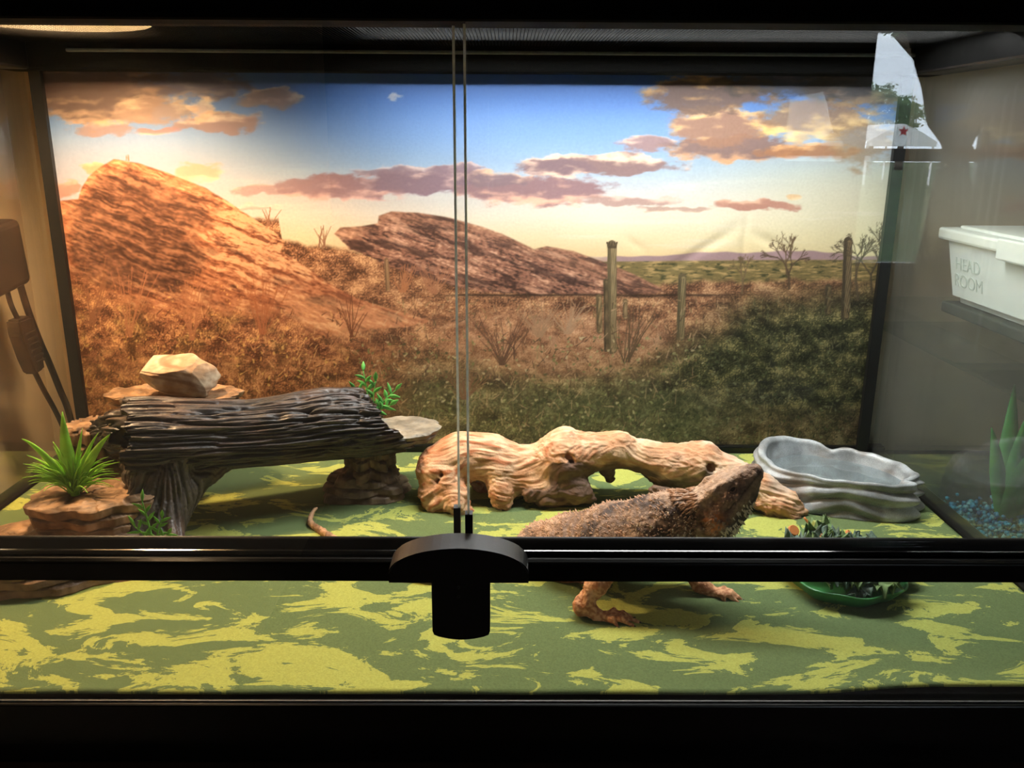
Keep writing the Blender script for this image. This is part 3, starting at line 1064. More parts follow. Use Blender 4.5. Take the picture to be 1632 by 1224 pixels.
    def fan(C, bx, by, n, ln, sp, colr, wd=.9):
        for k in range(n):
            a_ = 1.57+rnd.uniform(-sp, sp)
            l_ = ln*rnd.uniform(.55, 1)
            bend = rnd.uniform(-.25, .25)
            p1 = (bx+rnd.uniform(-5, 5), by)
            p2 = (p1[0]+math.cos(a_)*l_*.55, by-math.sin(a_)*l_*.55)
            p3 = (p2[0]+math.cos(a_+bend)*l_*.5, p2[1]-math.sin(a_+bend)*l_*.5)
            C = stroke(C, [p1, p2, p3], wd, wd*.6, colr, .8)
        return C
    for a_ in [(415, 535, 16, 95, .55, (150, 92, 62)), (300, 545, 14, 120, .45, (156, 104, 76)), (200, 540, 14, 110, .5, (156, 104, 76)), (140, 520, 16, 110, .55, (126, 84, 60)), (560, 540, 9, 70, .6, (96, 58, 40)), (800, 585, 18, 90, .7, (88, 64, 50)), (860, 540, 22, 60, .8, (150, 120, 94)), (905, 535, 20, 55, .8, (160, 130, 104)), (1000, 580, 14, 95, .55, (84, 68, 50)), (690, 470, 20, 50, .7, (150, 104, 78)), (640, 468, 16, 46, .7, (160, 108, 76)), (510, 395, 8, 36, .4, (130, 90, 70)), (425, 362, 6, 30, .5, (140, 96, 74)), (200, 256, 4, 12, .4, (150, 100, 80)), (240, 640, 20, 50, .8, (140, 96, 60)), (740, 640, 26, 60, .9, (120, 88, 66))]:
        C = fan(C, *a_)
    # yellow leaf flecks left, pale flecks in the dark bush
    fl = noise2(x/4.2, y/3.6, 150)
    z1 = sst(.45, .7, fl)*sst(.0, .3, fbm2(x/50, y/36, 3, 151))*sst(440, 470, y)*sst(640, 560, y)*sst(560, 430, x)
    C = mix(C, (238, 190, 104), .8*z1)
    fl = noise2(x/3.8, y/3.4, 152)
    z2 = sst(.5, .75, fl)*drk*sst(-.1, .2, fbm2(x/40, y/30, 3, 153))
    C = mix(C, (150, 142, 112), .7*z2)
    fl = noise2(x/5, y/5, 154)
    C = mix(C, (196, 184, 150), .5*sst(.5, .8, fl)*sst(600, 640, y)*sst(560, 700, x)*(1-drk))
    return np.clip(C, 0, 255)

PU, PV, PX0, PX1, PZ0, PZ1 = 980, 470, -.4435, .4435, .004, .428
uu, vv = np.meshgrid(np.linspace(PX0, PX1, PU), np.linspace(PZ0, PZ1, PV))
den = .007017*uu-.274792*vv+1
ax_ = (1390.19*uu-216.51*vv+757.73)/den
ay_ = (9.553*uu-1499.42*vv+724.56)/den
rgb = paint_poster(ax_, ay_)
# creases of the folded sheet
yy = YB-.0004+0*uu
def crease(x0, z0, x1, z1, w_, h_):
    e = np.array([x1-x0, z1-z0])
    t = np.clip(((uu-x0)*e[0]+(vv-z0)*e[1])/(e@e), 0, 1)
    d = np.hypot(uu-x0-t*e[0], vv-z0-t*e[1])
    return h_*np.exp(-(d/w_)**2)*np.sin(np.pi*np.clip(t, .02, .98))
yy = yy+crease(.295, .30, .290, .12, .004, .0012)+crease(.290, .262, .20, .205, .006, .0016)+crease(.297, .255, .36, .225, .006, .0014)+crease(.16, .25, .19, .23, .005, .0008)
yy = yy+.0012*(1+fbm2(uu*7, vv*7, 2, 160))
Vp = np.stack([uu, yy, vv], -1).reshape(-1, 3)
Fp = grid_faces(PV, PU)
def poster_material():
    m, t, N, L, b = nt('printed_desert_scene')
    a = N.new('ShaderNodeVertexColor')
    a.layer_name = 'Col'
    tc = N.new('ShaderNodeTexCoord')
    n = N.new('ShaderNodeTexNoise')
    n.inputs['Scale'].default_value = 420
    n.inputs['Detail'].default_value = 3
    L.new(tc.outputs['Object'], n.inputs['Vector'])
    mr = N.new('ShaderNodeMapRange')
    mr.inputs['To Min'].default_value = .86
    mr.inputs['To Max'].default_value = 1.14
    L.new(n.outputs['Fac'], mr.inputs['Value'])
    v = N.new('ShaderNodeVectorMath')
    v.operation = 'SCALE'
    L.new(a.outputs['Color'], v.inputs[0])
    L.new(mr.outputs[0], v.inputs['Scale'])
    L.new(v.outputs[0], b.inputs['Base Color'])
    b.inputs['Roughness'].default_value = .55
    b.inputs['Specular IOR Level'].default_value = .25
    return m
M['poster'] = poster_material()
ps = mesh_obj('background_poster', Vp, Fp, M['poster'], None, lin(rgb.reshape(-1, 3)))
tag(ps, 'printed desert scene of red rocks and saguaros behind the tank', 'poster')

# ================================================================== floor liner
def camo_material():
    m, t, N, L, b = nt('camouflage_liner')
    tc = N.new('ShaderNodeTexCoord')
    mp = N.new('ShaderNodeMapping')
    mp.inputs['Scale'].default_value = (14, 29, 1)
    mp.inputs['Rotation'].default_value = (0, 0, .12)
    L.new(tc.outputs['Object'], mp.inputs['Vector'])
    n = N.new('ShaderNodeTexNoise')
    n.inputs['Scale'].default_value = 1.0
    n.inputs['Detail'].default_value = 7
    n.inputs['Roughness'].default_value = .66
    n.inputs['Distortion'].default_value = .8
    L.new(mp.outputs[0], n.inputs['Vector'])
    r = N.new('ShaderNodeValToRGB')
    r.color_ramp.elements[0].position = .512
    r.color_ramp.elements[0].color = (*lin((92, 108, 70)), 1)
    r.color_ramp.elements[1].position = .524
    r.color_ramp.elements[1].color = (*lin((156, 162, 84)), 1)
    L.new(n.outputs['Fac'], r.inputs['Fac'])
    n2 = N.new('ShaderNodeTexNoise')
    n2.inputs['Scale'].default_value = 700
    n2.inputs['Detail'].default_value = 2
    L.new(tc.outputs['Object'], n2.inputs['Vector'])
    mr = N.new('ShaderNodeMapRange')
    mr.inputs['To Min'].default_value = .72
    mr.inputs['To Max'].default_value = 1.28
    L.new(n2.outputs['Fac'], mr.inputs['Value'])
    v = N.new('ShaderNodeVectorMath')
    v.operation = 'SCALE'
    L.new(r.outputs[0], v.inputs[0])
    L.new(mr.outputs[0], v.inputs['Scale'])
    L.new(v.outputs[0], b.inputs['Base Color'])
    b.inputs['Roughness'].default_value = .95
    b.inputs['Specular IOR Level'].default_value = .1
    bp = N.new('ShaderNodeBump')
    bp.inputs['Strength'].default_value = .35
    bp.inputs['Distance'].default_value = .0008
    L.new(n2.outputs['Fac'], bp.inputs['Height'])
    L.new(bp.outputs[0], b.inputs['Normal'])
    return m
M['camo'] = camo_material()
nx, ny = 260, 110
X, Y = np.meshgrid(np.linspace(-.4525, .4525, nx), np.linspace(0, 1, ny), indexing='ij')
fe = .0012+.0012*fbm2(X*9, 0*X, 3, 7)+.007*sst(.235, .30, X)*(X-.2)*2
Y = fe+(Y)*(.4485-fe)
Z = .0006*fbm2(X*12, Y*12, 3, 8)+.005*sst(.22, .32, X)*sst(.03, 0, Y)
Vt = np.stack([X, Y, Z], -1).reshape(-1, 3)
Ft = grid_faces(nx, ny)
ln = mesh_obj('reptile_carpet', Vt, Ft, M['camo'])
ln.modifiers.new('thickness', 'SOLIDIFY').thickness = .0022
ln.modifiers['thickness'].offset = -1
tag(ln, 'green camouflage patterned liner covering the terrarium floor', 'liner')

# ================================================================== resin log bridge ornament
M['resinwood'] = pmat('dark_resin_wood', vcol=True, rough=.42, spec=.5, bump=(420, .35, .0012), noise=(160, .2))
M['resinrock'] = pmat('resin_rock', vcol=True, rough=.55, spec=.4, bump=(260, .5, .0014, 6), noise=(120, .18))
orn = thing('log_bridge', 'dark log bridge ornament on stacked brown rocks, at the left', 'ornament', (-.22, .25, 0))

def log_mesh():
    axis = spline([(-.306, .246, .093), (-.25, .268, .087), (-.19, .294, .082), (-.13, .320, .082), (-.088, .338, .080)], 330)
    nt_, na = 330, 300
    th = np.linspace(0, 2*np.pi, na, endpoint=False)
    s = np.linspace(0, 1, nt_)
    S, TH = np.meshgrid(s, th, indexing='ij')
    d = np.gradient(axis, axis=0)
    d /= np.linalg.norm(d, axis=1)[:, None]
    side = np.cross(d, (0, 0, 1.0))
    side /= np.linalg.norm(side, axis=1)[:, None]       # points towards the viewer side
    upv = np.cross(side, d)
    # cross-section: broad, flat underneath
    ra = .0435*(1+.06*np.cos(S*7))
    rb = np.where(np.sin(TH) > 0, .0325, .035)*(1+.05*np.sin(S*9+1))
    # grooves run along the log and wander a little
    a = TH*8.0+.9*fbm2(S*5, TH*1.2, 3, 201)
    q = np.stack([np.cos(TH)*5.2+.25*fbm2(S*6, TH, 2, 202), np.sin(TH)*5.2, S*2.1], -1).reshape(-1, 3)
    g = 1-np.abs(noise3(q, 203))*2.2
    g2 = 1-np.abs(noise3(q*np.array([2.3, 2.3, 1.5]), 204))*2.2
    fine = noise3(q*np.array([7, 7, 3.0]), 205)
    g, g2, fine = [k.reshape(S.shape) for k in (g, g2, fine)]
    knot = np.exp(-(((S-.52)/.035)**2+((TH-.75)/.16)**2))
    gro = -.0052*np.clip(g, 0, 1)**3-.0030*np.clip(g2, 0, 1)**3+.0007*fine-.006*knot+.004*np.exp(-(((S-.52)/.06)**2+((TH-.75)/.30)**2))
    jag = .035*noise2(TH*3.1, TH*0+.3, 206)+.02*noise2(TH*9, TH*0, 207)
    S2 = S+jag*(S-.5)*2*sst(.25, .5, np.abs(S-.5))
    S2 = S2 - .13*sst(.45, 1, S)*np.sin(TH)               # right end slants: lower side reaches further
    S2 = np.clip(S2, -.06, 1.14)
    ctr = np.stack([np.interp(S2, s, axis[:, k]) + np.where(S2 < 0, S2*(axis[20, k]-axis[0, k])/s[20], 0) + np.where(S2 > 1, (S2-1)*(axis[-1, k]-axis[-21, k])/s[20], 0) for k in range(3)], -1)
    sd = side[np.clip((S*(nt_-1)).astype(int), 0, nt_-1)]
    uv = upv[np.clip((S*(nt_-1)).astype(int), 0, nt_-1)]
    P = ctr+sd*((ra+gro)*np.cos(TH))[..., None]+uv*((rb+gro)*np.sin(TH))[..., None]
    V = P.reshape(-1, 3)
    F = grid_faces(nt_, na, True)
    col = mix(np.array(lin((34, 28, 25)))*np.ones((len(V), 3)), lin((92, 80, 73)), sst(-.2, .9, (fine*.9+.5*noise3(q*np.array([3, 3, 1.2]), 209).reshape(S.shape)-.35*np.clip(g, 0, 1)**2).ravel()+.15))
    col = mix(col, lin((80, 52, 36)), .4*sst(.0, .5, fbm3(V*28, 3, 208)))
    # hollow ends
    vs, cs, fs, base = [V], [col], [F], len(V)
    for row, sg in ((0, 1), (nt_-1, -1)):
        ring = P[row]
        c0 = ring.mean(0)
        dv = d[row]*sg
        prev = np.arange(na)+row*na
        for k, (sc_, dp) in enumerate(((.84, .001), (.80, .010), (.74, .022), (.4, .030), (.02, .030))):
            nr = c0+(ring-c0)*sc_+dv*dp+(.003*noise3(ring*160+k, 210+k))[:, None]*dv
            vs.append(nr)
            cs.append(np.array(lin((58, 40, 30)))*np.ones((na, 3)))
            cur_ = np.arange(na)+base
            base += na
            j = np.arange(na)
            j2 = (j+1) % na
            f = np.stack([prev[j], prev[j2], cur_[j2], cur_[j]], 1)
            fs.append(f if sg < 0 else f[:, ::-1])
            prev = cur_
    return np.vstack(vs), np.vstack(fs), np.vstack(cs)
V, F, C = log_mesh()
under(mesh_obj('log', V, F, M['resinwood'], None, C), orn)['label'] = 'dark furrowed hollow log'

# root leg carrying the left end of the log
def root_leg():
    s = SDF((-.325, .17, -.001), (-.19, .32, .095), .0012)
    s.chain([(-.262, .240, .072, .019), (-.265, .230, .05, .014), (-.267, .222, .028, .0125), (-.268, .214, .004, .017)], .016)
    s.chain([(-.218, .260, .064, .008), (-.238, .250, .056, .009), (-.252, .238, .042, .009), (-.260, .228, .024, .009)], .012)
    s.chain([(-.283, .228, .058, .012), (-.288, .212, .036, .011), (-.284, .198, .010, .011)], .012)
    s.chain([(-.264, .212, .03, .009), (-.258, .199, .012, .010), (-.252, .192, .004, .010)], .012)
    s.chain([(-.300, .238, .058, .011), (-.285, .230, .066, .013)], .012)
    s.floor(0)
    V, F = s.mesh()
    N = vnormals(V, F)
    ang = np.arctan2(V[:, 1]-.228, V[:, 0]+.262)
    q = np.stack([np.cos(ang)*4.5, np.sin(ang)*4.5, V[:, 2]*16], 1)
    g = np.clip(1-np.abs(noise3(q, 220))*2.4, 0, 1)**3
    V = V-N*(.0030*g)[:, None]*(V[:, 2:3] > .002)+N*(.0008*noise3(V*500, 221))[:, None]*(V[:, 2:3] > .002)
    c = mix(np.array(lin((34, 28, 26)))*np.ones((len(V), 3)), lin((88, 78, 72)), sst(.1, .9, .5+.6*noise3(q*2.5, 222)-.4*g))
    c = mix(c, lin((96, 64, 42)), .5*sst(0, .5, fbm3(V*30, 3, 223)))
    return V, F, c
V, F, C = root_leg()
under(mesh_obj('root_leg', V, F, M['resinwood'], None, C), orn)

def broken_stub():
    s = SDF((-.37, .255, .055), (-.27, .325, .115), .0012)
    s.chain([(-.347, .285, .084, .011), (-.325, .277, .086, .019), (-.295, .268, .088, .021)], .01)
    s.cone((-.37, .280, .094), (-.335, .276, .092), .006, .003, .004, cut=True)
    V, F = s.mesh()
    N = vnormals(V, F)
    q = np.stack([V[:, 0]*14, (V[:, 1]-.28)*190, (V[:, 2]-.085)*190], 1)
    V = V-N*(.0042*np.clip(1-np.abs(noise3(q, 231))*2.4, 0, 1)**3)[:, None]
    V[:, 0] += .010*noise3(np.stack([V[:, 1]*150, V[:, 2]*150, 0*V[:, 0]], 1), 232)*sst(-.315, -.34, V[:, 0])
    return V, F, mix(np.array(lin((34, 28, 26)))*np.ones((len(V), 3)), lin((92, 74, 60)), sst(-.1, .6, noise3(q*2, 233)))
V, F, C = broken_stub()
under(mesh_obj('broken_stub', V, F, M['resinwood'], None, C), orn)

def rock_slab(cx, cy, z0, z1, rx, ry, seed, rot=0, taper=.12, strata=.004, nlay=4, top_amp=.0025, c0=(104, 78, 54), c1=(160, 124, 90), c2=(70, 50, 36), power=2.6, lob=.10, flare=None, na=200, tilt=(0, 0)):
    """irregular layered slab: wall rings then terraced top"""
    th = np.linspace(0, 2*np.pi, na, endpoint=False)
    base = 1/((np.abs(np.cos(th))**power+np.abs(np.sin(th))**power)**(1/power))
    base = base*(1+lob*noise2(np.cos(th)*1.3+seed, np.sin(th)*1.3, seed)+.05*noise2(np.cos(th)*4, np.sin(th)*4+seed, seed+1))
    nw, nt_ = 40, 46
    rows = []
    for k in range(nw):
        t = k/(nw-1)
        lay = t*nlay+.35*noise2(th/(2*np.pi)*0+np.cos(th)*1.5, np.sin(th)*1.5+k*0, seed+2)
        fl = lay-np.floor(lay)
        lid = np.floor(lay)
        off = strata*(noise2(np.cos(th)*2.2+lid*7.3, np.sin(th)*2.2, seed+3)*1.6-1.2*np.exp(-(fl/.13)**2))
        off = off+.0008*noise2(np.cos(th)*14+lid, np.sin(th)*14, seed+4)
        fr = (1-taper*(1-t)) if taper > 0 else (1+taper*t)
        if flare:
            fr = np.interp(t, *flare)
        x = (rx*base*fr+off)*np.cos(th)
        y = (ry*base*fr+off)*np.sin(th)
        rows.append(np.stack([x, y, np.full(na, z0+(z1-z0)*t)], 1))
    lastx = rows[-1]
    for k in range(1, nt_):
        t = 1-(k/(nt_-1))**1.0*.985
        x, y = lastx[:, 0]*t, lastx[:, 1]*t
        h = fbm2(x*38+seed, y*38, 3, seed+5)*4
        ter = (np.floor(h)+sst(.72, 1, h-np.floor(h)))
        z = z1+.0016*sst(1, .93, np.full(na, t))+top_amp*.55*ter*sst(1, .9, np.full(na, t))
        rows.append(np.stack([x, y, z], 1))
    V = np.vstack(rows)
    V[:, 2] += V[:, 0]*tilt[0]+V[:, 1]*tilt[1]
    cr, sr = math.cos(rot), math.sin(rot)
    V = np.stack([cx+V[:, 0]*cr-V[:, 1]*sr, cy+V[:, 0]*sr+V[:, 1]*cr, V[:, 2]], 1)
    F = grid_faces(len(rows), na, True)
    c = mix(np.array(lin(c0))*np.ones((len(V), 3)), lin(c1), sst(-.35, .45, fbm3(V*60, 4, seed+6)))
    c = mix(c, lin(c2), .7*sst(.05, .5, fbm3(V*np.array([34, 34, 120]), 4, seed+7)))
    # bottom cap
    return V, np.vstack([F]), c

def slab_part(name, label=None, **k):
    V, F, c = rock_slab(**k)
    o = under(mesh_obj(name, V, F, M['resinrock'], None, c), orn)
    if label:
        o['label'] = label
    return o
slab_part('rock_slab', 'wide flat brown slab at the bottom of the rock stack', cx=-.350, cy=.174, z0=0, z1=.024, rx=.074, ry=.062, seed=301, rot=.25, taper=-.1, strata=.006, nlay=3)
slab_part('rock_slab', 'round brown slab on top of the rock stack', cx=-.327, cy=.216, z0=.020, z1=.0495, rx=.052, ry=.040, seed=307, rot=.1, taper=.10, strata=.004, nlay=3)
slab_part('rock_slab', 'brown slab ledge behind the log', cx=-.30, cy=.352, z0=.078, z1=.1015, rx=.066, ry=.030, seed=313, rot=.1, taper=.2, strata=.004, nlay=3)
slab_part('rock_column', None, cx=-.325, cy=.325, z0=0, z1=.086, rx=.046, ry=.050, seed=317, rot=.3, taper=-.15, strata=.007, nlay=6)
slab_part('rock_slab', 'brown boulder behind the grass tuft', cx=-.362, cy=.298, z0=.03, z1=.086, rx=.030, ry=.030, seed=319, rot=.5, taper=-.2, strata=.005, nlay=4)
slab_part('rock_foot', None, cx=-.270, cy=.184, z0=0, z1=.013, rx=.032, ry=.034, seed=321, rot=.3, taper=-.3, strata=.004, nlay=2, c0=(70, 52, 40), c1=(120, 90, 64))
# hourglass pedestal under the right end
slab_part('pedestal_base', None, cx=-.108, cy=.335, z0=0, z1=.022, rx=.044, ry=.038, seed=331, taper=-.3, strata=.005, nlay=3, c0=(88, 72, 56), c1=(138, 116, 90), c2=(60, 50, 40))
slab_part('pedestal_column', None, cx=-.103, cy=.338, z0=.018, z1=.062, rx=.029, ry=.027, seed=337, taper=0, strata=.004, nlay=4, c0=(86, 68, 52), c1=(128, 104, 80), c2=(56, 46, 38), flare=([0, .3, .6, 1], [1.02, .80, .78, 1.05]))
slab_part('flat_rock', 'pale grey flat rock under the right end of the log', cx=-.076, cy=.338, z0=.058, z1=.0695, rx=.045, ry=.036, seed=341, rot=.15, taper=.18, strata=.003, nlay=2, top_amp=.0012, c0=(112, 106, 94), c1=(150, 142, 126), c2=(86, 80, 70), power=2.2)

# ------------------------------------------------------------------ plastic plants on the ornament
M['grass'] = pmat('bright_plastic_grass', (150, 208, 70), .4, .4, noise=(60, .25), translucent=.25)
M['broad'] = pmat('bright_plastic_leaf', (160, 214, 80), .4, .4, noise=(80, .2), translucent=.25)
M['fern'] = pmat('green_plastic_leaf', (96, 178, 88), .4, .4, noise=(90, .25), translucent=.2)
M['fern2'] = pmat('deep_green_plastic_leaf', (96, 160, 60), .4, .4, noise=(90, .25), translucent=.2)

def blade(base, tip, bend, wmax, mat, name='blade', n=9, fold=.25):
    base, tip = np.array(base, float), np.array(tip, float)
    mid = (base+tip)/2+np.array(bend)
    t = np.linspace(0, 1, n)[:, None]
    P = (1-t)**2*base+2*t*(1-t)*mid+t*t*tip
    d = np.gradient(P, axis=0)
    d /= np.linalg.norm(d, axis=1)[:, None]
    v = np.cross(d, np.array([0, 1.0, .25]))
    v /= np.linalg.norm(v, axis=1)[:, None]+1e-9
    nrm = np.cross(v, d)
    tt = t[:, 0]
    w = wmax*np.clip(np.minimum((tt+.12)/.45, (1-tt)/.5), .02, 1)**.8
    L = P+v*w[:, None]
    R = P-v*w[:, None]
    Cc = P-nrm*(w*fold)[:, None]
    V = np.stack([L, Cc, R], 1).reshape(-1, 3)
    o = mesh_obj(name, V, grid_faces(n, 3), mat)
    m = o.modifiers.new('thickness', 'SOLIDIFY')
    m.thickness = .0005
    return o
def plant(root_name, label, base, mat):
    V, F = tube([base, np.array(base)+(0, 0, .006)], [.004, .003], 8)
    o = under(mesh_obj(root_name, V, F, mat), orn)
    o['label'] = label
    return o
def leaf_under(o, pl):
    o.parent = pl          # the part already sits in world coordinates
    return o
rs = np.random.RandomState(12)
tuft = plant('grass_tuft', 'bright green plastic grass tuft on the rock stack', (-.340, .212, .050), M['grass'])
GB = np.array((-.340, .212, .052))
for k in range(96):
    a = rs.uniform(0, 2*np.pi)
    r = rs.uniform(.012, .042)
    h = rs.uniform(.012, .05)*(1-.35*(r/.042))
    tip = GB+np.array([r*math.cos(a)*1.05, r*math.sin(a)*.55, h])
    leaf_under(blade(GB+rs.normal(size=3)*.0022*np.array([1, 1, .2]), tip, (0, 0, .012), rs.uniform(.0007, .0012), M['grass'], fold=.3), tuft)
for tip, wd, bd in (((-.338, .206, .128), .0062, (-.003, 0, 0)), ((-.375, .205, .104), .0034, (-.004, 0, .018)), ((-.299, .203, .109), .0036, (.002, 0, .014)), ((-.325, .21, .112), .002, (0, 0, .01)), ((-.352, .21, .10), .002, (0, 0, .01)), ((-.312, .21, .108), .002, (0, 0, .012))):
    leaf_under(blade(GB, tip, bd, wd, M['broad'], 'broad_leaf', 13), tuft)

def sprig(pl, base, tip, nl, ll, wd, mat, seed, bend=(0, 0, 0)):
    rs = np.random.RandomState(seed)
    P = spline([base, (np.array(base)+np.array(tip))/2+np.array(bend), tip], 12)
    V, F = tube(P, np.linspace(.0011, .0005, 12), 6)
    leaf_under(mesh_obj('stem', V, F, mat), pl)
    dirv = P[-1]-P[0]
    dirv /= np.linalg.norm(dirv)
    for k in range(nl):
        t = .18+.82*k/(nl-1)
        p = P[min(11, int(t*11))]
        s_ = 1 if k % 2 else -1
        sd = np.cross(dirv, (0, 1, 0))*s_
        out = dirv*rs.uniform(.5, .9)+sd*rs.uniform(.7, 1)*(1 if k < nl-1 else .05)+np.array([0, rs.uniform(-.5, .3), 0])
        out /= np.linalg.norm(out)
        leaf_under(blade(p, p+out*ll*rs.uniform(.75, 1.1), (0, 0, .001), wd*rs.uniform(.8, 1.1), mat, 'leaf', 7), pl)
rp = plant('leafy_plant', 'green plastic plant behind the right end of the log', (-.106, .376, .060), M['fern'])
B = np.array((-.106, .376, .064))
for i, (tip, nl) in enumerate((((-.113, .378, .118), 9), ((-.080, .376, .098), 9), ((-.101, .378, .107), 7), ((-.086, .374, .082), 7), ((-.122, .378, .098), 6))):
    sprig(rp, B, tip, nl, .013, .0022, M['fern'], 40+i, (0, 0, .004))
fp = plant('leafy_plant', 'small green plastic plant at the foot of the root', (-.258, .170, .014), M['fern2'])
B = np.array((-.258, .170, .018))
for i, (tip, nl) in enumerate((((-.262, .166, .064), 9), ((-.247, .165, .050), 8), ((-.243, .163, .036), 6), ((-.27, .165, .042), 6))):
    sprig(fp, B, tip, nl, .011, .0016, M['fern2'], 60+i, (0, 0, .003))

# ================================================================== loose rock on the ledge
def loose_rock():
    s = SDF((-.35, .29, .095), (-.23, .385, .155), .0011)
    s.chain([(-.315, .334, .134, .010), (-.30, .336, .128, .015), (-.275, .338, .124, .014), (-.258, .338, .124, .010)], .012, sc=(1.1, 1.25, .95))
    s.chain([(-.29, .33, .117, .012), (-.268, .332, .115, .011)], .012)
    s.chain([(-.322, .332, .137, .006), (-.28, .334, .137, .007)], .01, sc=(1, 1.6, 1))
    V, F = s.mesh()
    V = relax(V, F, 2)
    N = vnormals(V, F)
    q = np.stack([V[:, 0]*26-V[:, 2]*8, V[:, 1]*26, V[:, 2]*230+V[:, 0]*70], 1)
    V = V+N*((.0028*noise3(q, 401))+.0022*fbm3(V*60, 3, 402))[:, None]
    # flat facets
    for nn, dd in (((-.1, -.35, 1), .0128), ((.85, -.5, .2), .024), ((-.9, -.1, .5), .031), ((.2, -1, -.25), .017)):
        nn = np.array(nn)/np.linalg.norm(nn)
        e = (V-np.array([-.287, .336, .126]))@nn-dd
        V = V-np.where(e > 0, e*.8, 0)[:, None]*nn
    c = mix(np.array(lin((160, 130, 100)))*np.ones((len(V), 3)), lin((196, 174, 146)), sst(-.3, .4, fbm3(V*70, 4, 403)))
    c = mix(c, lin((124, 90, 64)), .7*sst(.0, .4, noise3(q*.7, 404)))
    return V, F, c
V, F, C = loose_rock()
M['rock'] = pmat('pale_stone', vcol=True, rough=.75, spec=.3, bump=(300, .4, .0012, 6), noise=(140, .12))
tag(mesh_obj('rock', V, F, M['rock'], None, C), 'pale tan pointed stone lying above the log on the left', 'rock')

# ================================================================== driftwood
def driftwood():
    s = SDF((-.07, .255, -.002), (.345, .375, .092), .0012)
    k = .014
    s.chain([(-.030, .318, .036, .0225), (-.008, .322, .044, .0225), (.018, .324, .044, .0205), (.045, .324, .034, .0185), (.066, .322, .032, .019), (.092, .320, .043, .0255), (.118, .322, .050, .0165), (.145, .324, .052, .0150), (.175, .322, .045, .0135), (.205, .318, .039, .0175), (.230, .314, .038, .0200), (.258, .306, .031, .0155), (.286, .296, .022, .0125), (.308, .286, .012, .0085), (.322, .280, .005, .0045)], k)
    s.cone((.091, .322, .060), (.094, .322, .068), .010, .006, .016)
    s.cone((.146, .322, .056), (.150, .320, .064), .010, .0035, .014)
    s.cone((.226, .316, .050), (.234, .315, .056), .011, .005, .012)
    s.cone((.176, .322, .052), (.182, .322, .053), .006, .004, .01)
    # left snout and foot
    s.chain([(-.034, .306, .030, .018), (-.036, .296, .014, .011), (-.034, .290, .006, .008)], .01)
    s.chain([(-.018, .296, .022, .013), (-.010, .288, .010, .0135), (-.004, .287, .007, .010)], .008)
    s.chain([(-.024, .300, .034, .010), (-.020, .292, .020, .009)], .006)
    # second leg, dark middle mass and hanging stubs
    s.chain([(.028, .308, .032, .014), (.030, .298, .016, .010), (.033, .293, .006, .0065)], .01)
    s.chain([(.052, .310, .022, .012), (.075, .304, .014, .012), (.098, .304, .012, .011)], .012)
    s.chain([(.085, .302, .018, .010), (.108, .300, .018, .009), (.118, .302, .010, .006)], .01)
    s.cone((.060, .296, .016), (.074, .293, .013), .006, .0055, .006)
    s.chain([(.133, .330, .042, .008), (.137, .330, .030, .0065), (.141, .330, .020, .0050)], .006)
    s.chain([(.172, .330, .042, .008), (.184, .330, .030, .009), (.196, .326, .020, .010), (.208, .322, .008, .010)], .008)
    s.cone((.182, .300, .018), (.194, .297, .0165), .006, .0058, .004)
    s.chain([(.225, .315, .028, .014), (.232, .318, .012, .012), (.24, .318, .004, .011)], .012)
    s.chain([(.268, .296, .018, .011), (.296, .281, .009, .009), (.312, .275, .003, .006)], .008)
    s.chain([(.02, .335, .03, .014), (.01, .34, .01, .012)], .012)
    s.chain([(.09, .335, .03, .015), (.085, .345, .006, .012)], .012)
    # knot holes and clefts
    s.cone((.236, .283, .047), (.233, .301, .0445), .0052, .004, .003, cut=True)
    s.cone((.093, .288, .056), (.096, .301, .054), .0045, .003, .004, cut=True)
    s.cone((.098, .285, .051), (.099, .300, .050), .0035, .002, .004, cut=True)
    s.cone((-.030, .285, .040), (-.026, .296, .036), .003, .002, .003, cut=True)
    s.cone((-.033, .284, .034), (-.030, .294, .031), .0025, .002, .003, cut=True)
    s.cone((.006, .270, .012), (.006, .33, .014), .009, .009, .006, cut=True)
    s.cone((-.046, .283, .030), (.004, .290, .050), .0022, .0016, .004, cut=True)
    s.floor(.0005)
    V, F = s.mesh()
    V = relax(V, F, 1)
    N = vnormals(V, F)
    # grain: flows along x, bends round bumps and knots
    kn = np.array([(.093, .050, .016), (.234, .046, .014), (-.022, .030, .018), (.148, .062, .010), (.072, .022, .012), (.188, .018, .012)])
    bend = np.zeros(len(V))
    for kx, kz, r in kn:
        dx, dz = V[:, 0]-kx, V[:, 2]-kz
        bend += (np.sign(dz)*r*.9)*np.exp(-(dx/(r*1.5))**2-(np.abs(dz)/(r*1.3))**2)
    zc = np.interp(V[:, 0], [-.04, .0, .045, .092, .145, .175, .23, .32], [.036, .044, .034, .045, .049, .041, .038, .005])
    h = (V[:, 2]-zc)+bend+.004*fbm3(V*np.array([22, 60, 22]), 3, 501)
    q = np.stack([V[:, 0]*20, (V[:, 1]-.32)*220, h*330], 1)
    g1 = noise3(q, 502)
    g2 = noise3(q*np.array([1.6, 2.3, 2.3]), 503)
    g3 = fbm3(V*85, 3, 504)
    low = sst(.030, .012, V[:, 2])
    V = V+N*((.0011*g1+.0008*g2)*(1+.6*low)+.0012*g3*(.4+low)+.0022*low*noise3(V*120, 505))[:, None]
    V[:, 2] = np.maximum(V[:, 2], .0003)
    tan, pale, org, gry = lin((188, 140, 104)), lin((218, 182, 148)), lin((164, 94, 56)), lin((120, 104, 94))
    c = mix(np.array(tan)*np.ones((len(V), 3)), pale, sst(-.25, .35, fbm3(V*np.array([26, 40, 60]), 3, 506)+.3*g2))
    c = mix(c, org, .75*sst(.12, .5, g1*.8+.3*fbm3(V*30, 3, 507))*sst(.14, .02, V[:, 0]))
